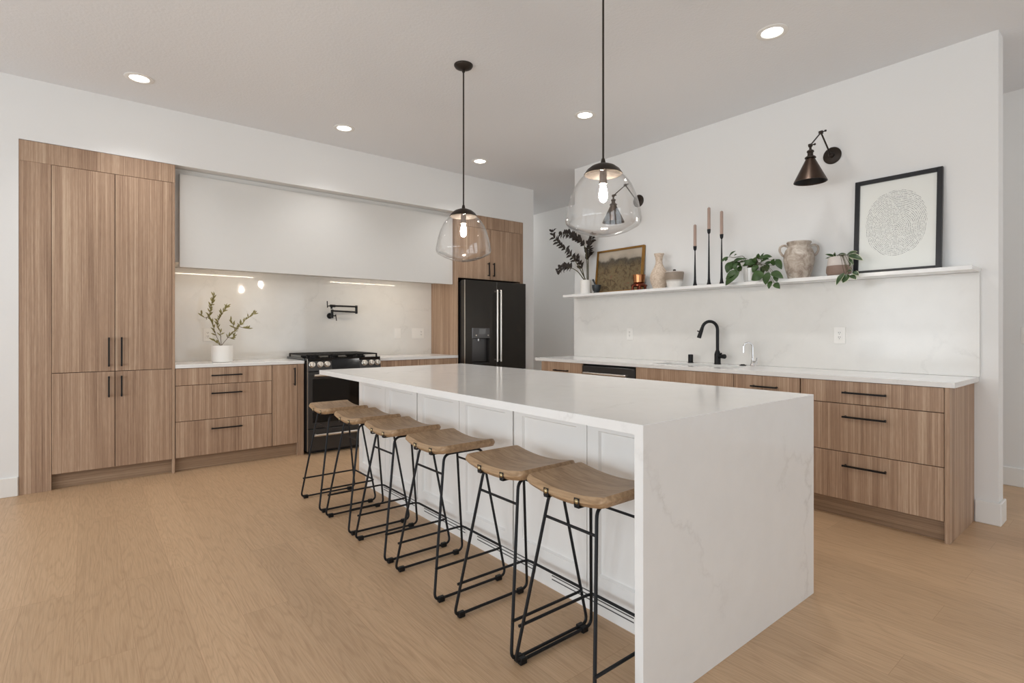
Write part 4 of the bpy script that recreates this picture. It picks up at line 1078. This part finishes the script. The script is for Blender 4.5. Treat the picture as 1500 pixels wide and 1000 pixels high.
# canister
t = thing('canister', 'grey and white tapered ceramic canister with a flat lid and tiny knob', 'canister', (4.225, 2.855, ZS))
bm = B(); pot_shell(bm, (4.225, 2.855, ZS), [(.056, 0), (.060, .004), (.068, .03), (.078, .075), (.084, .125), (.085, .138)], .005, 44, .01); finish(bm, 'bowl', M['canister'], t, True)
bm = B(); lathe(bm, [(0, .1385), (.082, .1385), (.084, .142), (.080, .147), (.03, .150), (0, .150)], (4.225, 2.855, ZS), seg=44); l = finish(bm, 'lid', M['pot2'], t, True)
bm = B(); lathe(bm, [(0, .150), (.008, .150), (.014, .158), (.012, .168), (0, .171)], (4.225, 2.855, ZS), seg=16); finish(bm, 'knob', M['bronze'], l, True)
# candlesticks, each with its candle
for y, zc, ztop, lb, lc in ((2.659, .360, .553, 'shortest black iron candlestick, leftmost of the three', 'taupe taper candle in the shortest leftmost candlestick'),
                           (2.523, .492, .682, 'tallest black iron candlestick, middle of the three', 'taupe taper candle in the tallest middle candlestick'),
                           (2.404, .431, .630, 'black iron candlestick nearest the trailing plant, right of three', 'taupe taper candle in the candlestick next to the trailing plant')):
    c = (4.25, y, ZS)
    t = thing('candlestick', lb, 'candlestick', c, 'iron candlesticks on the shelf')
    bm = B(); lathe(bm, [(0, 0), (.021, 0), (.021, .004), (.013, .03), (.010, .06), (.0085, .12), (.0065, zc * .6), (.0045, zc - .045), (.0045, zc - .038)], c, seg=16); finish(bm, 'stem', M['iron'], t, True)
    bm = B(); lathe(bm, [(0, zc - .040), (.006, zc - .040), (.013, zc - .028), (.0155, zc), (.0125, zc), (.011, zc - .02), (0, zc - .02)], c, seg=20); finish(bm, 'cup', M['iron'], t, True)
    t = thing('candle', lc, 'candle', (4.25, y, ZS + zc - .02), 'taper candles on the shelf')
    bm = B(); lathe(bm, [(0, zc - .0195), (.0108, zc - .0195), (.0115, zc + .0005), (.0135, zc + .002), (.0130, ztop - .006), (.009, ztop), (0, ztop)], c, seg=20); w_ = finish(bm, 'wax', M['candle'], t, True)
    bm = B(); cyl(bm, (c[0], c[1], ZS + ztop - .001), (c[0] + .001, c[1], ZS + ztop + .008), .0011, 6); finish(bm, 'wick', M['slot'], t)
# trailing green plant in a fluted glass pot
pc = (4.225, 2.125, ZS)
t = thing('potted_plant', 'broad-leaved green plant trailing from a fluted glass pot next to the candlesticks', 'plant', pc)
bm = B(); seg = 48
pr = [(.050, 0), (.058, .006), (.062, .05), (.065, .112)]
def flute(r, k): return r * (1 + .035 * math.cos(k * 16 * 2 * PI / seg))
rings = []
for r, h in pr + [(pr[-1][0] - .005, pr[-1][1]), (.057, .05), (.05, .012)]:
    rings.append([bm.verts.new((pc[0] + flute(r, k) * math.cos(2 * PI * k / seg), pc[1] + flute(r, k) * math.sin(2 * PI * k / seg), ZS + h)) for k in range(seg)])
for a, b in zip(rings, rings[1:]):
    for k in range(seg): bm.faces.new((a[k], a[(k + 1) % seg], b[(k + 1) % seg], b[k]))
bm.faces.new(rings[0][::-1]); bm.faces.new(rings[-1])
finish(bm, 'pot', M['fluted'], t, True)
bm = B(); lathe(bm, [(0, .088), (.056, .088), (.056, .094), (0, .098)], pc, seg=24); finish(bm, 'soil', M['soil'], t)
bm = B(); b2 = B(); root = Vector((pc[0], pc[1], ZS + .095))
for bb_, tt_, w_ in POTHOS_LEAVES:
    b_ = Vector(bb_); t_ = Vector(tt_)
    leaf(bm, b_, t_ + (t_ - b_) * .08, w_ * 1.42, up=(-.85, rnd.uniform(-.25, .1), .5), fold=.16, curl=.10, n=7)
    k_ = Vector((rnd.uniform(.01, .035), rnd.uniform(-.03, .03), rnd.uniform(-.02, .02)))      # a second leaf just behind
    if b_.y > 2.02: leaf(bm, b_ + k_, b_ + k_ + (t_ - b_) * .8 + Vector((0, rnd.uniform(-.03, .03), rnd.uniform(-.02, .03))), w_ * 1.2, up=(-.8, rnd.uniform(-.4, .4), .5), fold=.2, curl=.12, n=6)
    out = (b_ - root)
    m1 = root + Vector((out.x * .3, out.y * .35, .05 + max(0, out.z) * .6)); m2 = root + Vector((out.x * .8, out.y * .8, out.z * .8 + (.045 if out.z < .02 else .012)))
    P = [root + Vector((rnd.uniform(-.02, .02), rnd.uniform(-.02, .02), 0)), m1, m2, b_]
    tube(b2, fillet(P, .03, 3), .0014, 5)
finish(bm, 'leaves', M['pothos'], t, True); finish(b2, 'stems', M['zzstem'], t, True)
# two-handled urn
uc = (4.25, 1.772, ZS)
t = thing('urn', 'weathered two-handled clay urn between the two green shelf plants', 'urn', uc)
bm = B(); pot_shell(bm, uc, [(.070, 0), (.074, .005), (.082, .03), (.098, .09), (.107, .145), (.105, .185), (.094, .218), (.078, .240), (.074, .252), (.080, .266), (.086, .276), (.084, .284)], .007, 48, .012); finish(bm, 'body', M['urn'], t, True)
hdir = Vector((.62, -.78, 0)).normalized()
for s in (-1, 1):
    c = Vector(uc); h = hdir * s
    P = [c + h * .074 + Vector((0, 0, .246)), c + h * .104 + Vector((0, 0, .262)), c + h * .134 + Vector((0, 0, .248)), c + h * .136 + Vector((0, 0, .215)), c + h * .118 + Vector((0, 0, .185)), c + h * .100 + Vector((0, 0, .172))]
    bm = B(); tube(bm, fillet(P, .02, 4), .0085, 12); finish(bm, 'handle', M['urn'], t, True)
# small dipped pot with variegated trailing plant
pc = (4.235, 1.492, ZS)
t = thing('potted_plant', 'variegated trailing plant in a small brown-dipped pot left of the fingerprint picture', 'plant', pc)
bm = B(); pot_shell(bm, pc, [(.058, 0), (.070, .006), (.079, .025), (.078, .055), (.070, .10), (.064, .134), (.062, .136)], .006, 44, .012); finish(bm, 'pot', M['pot2'], t, True)
bm = B(); lathe(bm, [(0, .112), (.058, .112), (.058, .118), (0, .122)], pc, seg=24); finish(bm, 'soil', M['soil'], t)
bm = B(); b2 = B(); root = Vector((pc[0], pc[1], ZS + .118))
for bb_, tt_, w_ in TRAILER_LEAVES:
    b_ = Vector(bb_); t_ = Vector(tt_); up = (-.75, rnd.uniform(-.25, .1), .62)
    leaf(bm, b_, t_ + (t_ - b_) * .1, w_ * 1.35, up=up, fold=.18, curl=.10, n=7)
    nrm = Vector((-.02, 0, .012)) * .05
    leaf(bm, b_ - nrm + Vector((.0014, 0, -.0008)), t_ + (t_ - b_) * .13 + Vector((.0014, 0, -.0008)), w_ * 1.62, up=up, fold=.2, curl=.10, n=7, mi=1)
    out = b_ - root
    m1 = root + Vector((out.x * .5, out.y * .4, .035)); m2 = root + Vector((out.x * .9, out.y * .8, out.z * .7 + (.03 if out.z < 0 else .008)))
    tube(b2, fillet([root, m1, m2, b_], .03, 3), .0013, 5)
finish(bm, 'leaves', [M['ivy'], M['ivyedge']], t, True); finish(b2, 'stems', M['zzstem'], t, True)

# ================================================================== OLIVE PLANT ON THE LEFT COUNTER
pc = (.983, 5.526, .915)
t = thing('potted_plant', 'small sparse olive plant in a white cylinder pot on the counter beside the pantry', 'plant', pc)
bm = B(); pot_shell(bm, pc, [(.080, 0), (.087, .004), (.089, .012), (.089, .150), (.087, .155)], .006, 44, .015); finish(bm, 'pot', M['ceramic'], t, True)
bm = B(); lathe(bm, [(0, .132), (.082, .132), (.082, .138), (0, .142)], pc, seg=24); finish(bm, 'soil', M['soil'], t)
bs = B(); bm = B()
for si, pts in enumerate(OLIVE_STEMS):
    P = [Vector(p) for p in pts]
    if si in (0, 1, 2, 3): P = [Vector((pc[0] + rnd.uniform(-.01, .01), pc[1] + rnd.uniform(-.01, .01), .915 + .138))] + P
    P = fillet(P, .03, 4); n = len(P)
    tube(bs, P, .002, 6, rads=[.0026 - .0016 * i / n for i in range(n)])
    Ltot = sum((b - a).length for a, b in zip(P, P[1:])); cnt = max(4, int(Ltot / .021))
    k0 = .22 if si < 3 else .25
    for i in range(cnt):
        k = k0 + (1 - k0) * (i + rnd.random() * .6) / cnt; p, d = samp(P, min(k, .99))
        for _ in range(2 if k > .45 else 1):
            v = (d * rnd.uniform(.3, 1.0) + Vector((rnd.uniform(-.9, .9), rnd.uniform(-.8, .8), rnd.uniform(-.2, .8)))).normalized()
            L_ = rnd.uniform(.034, .056); leaf(bm, p, p + v * L_, L_ * .26, up=(rnd.uniform(-.4, .4), -1, .4), curl=.05, n=4)
finish(bs, 'branches', M['twig'], t, True); finish(bm, 'leaves', M['olive'], t)
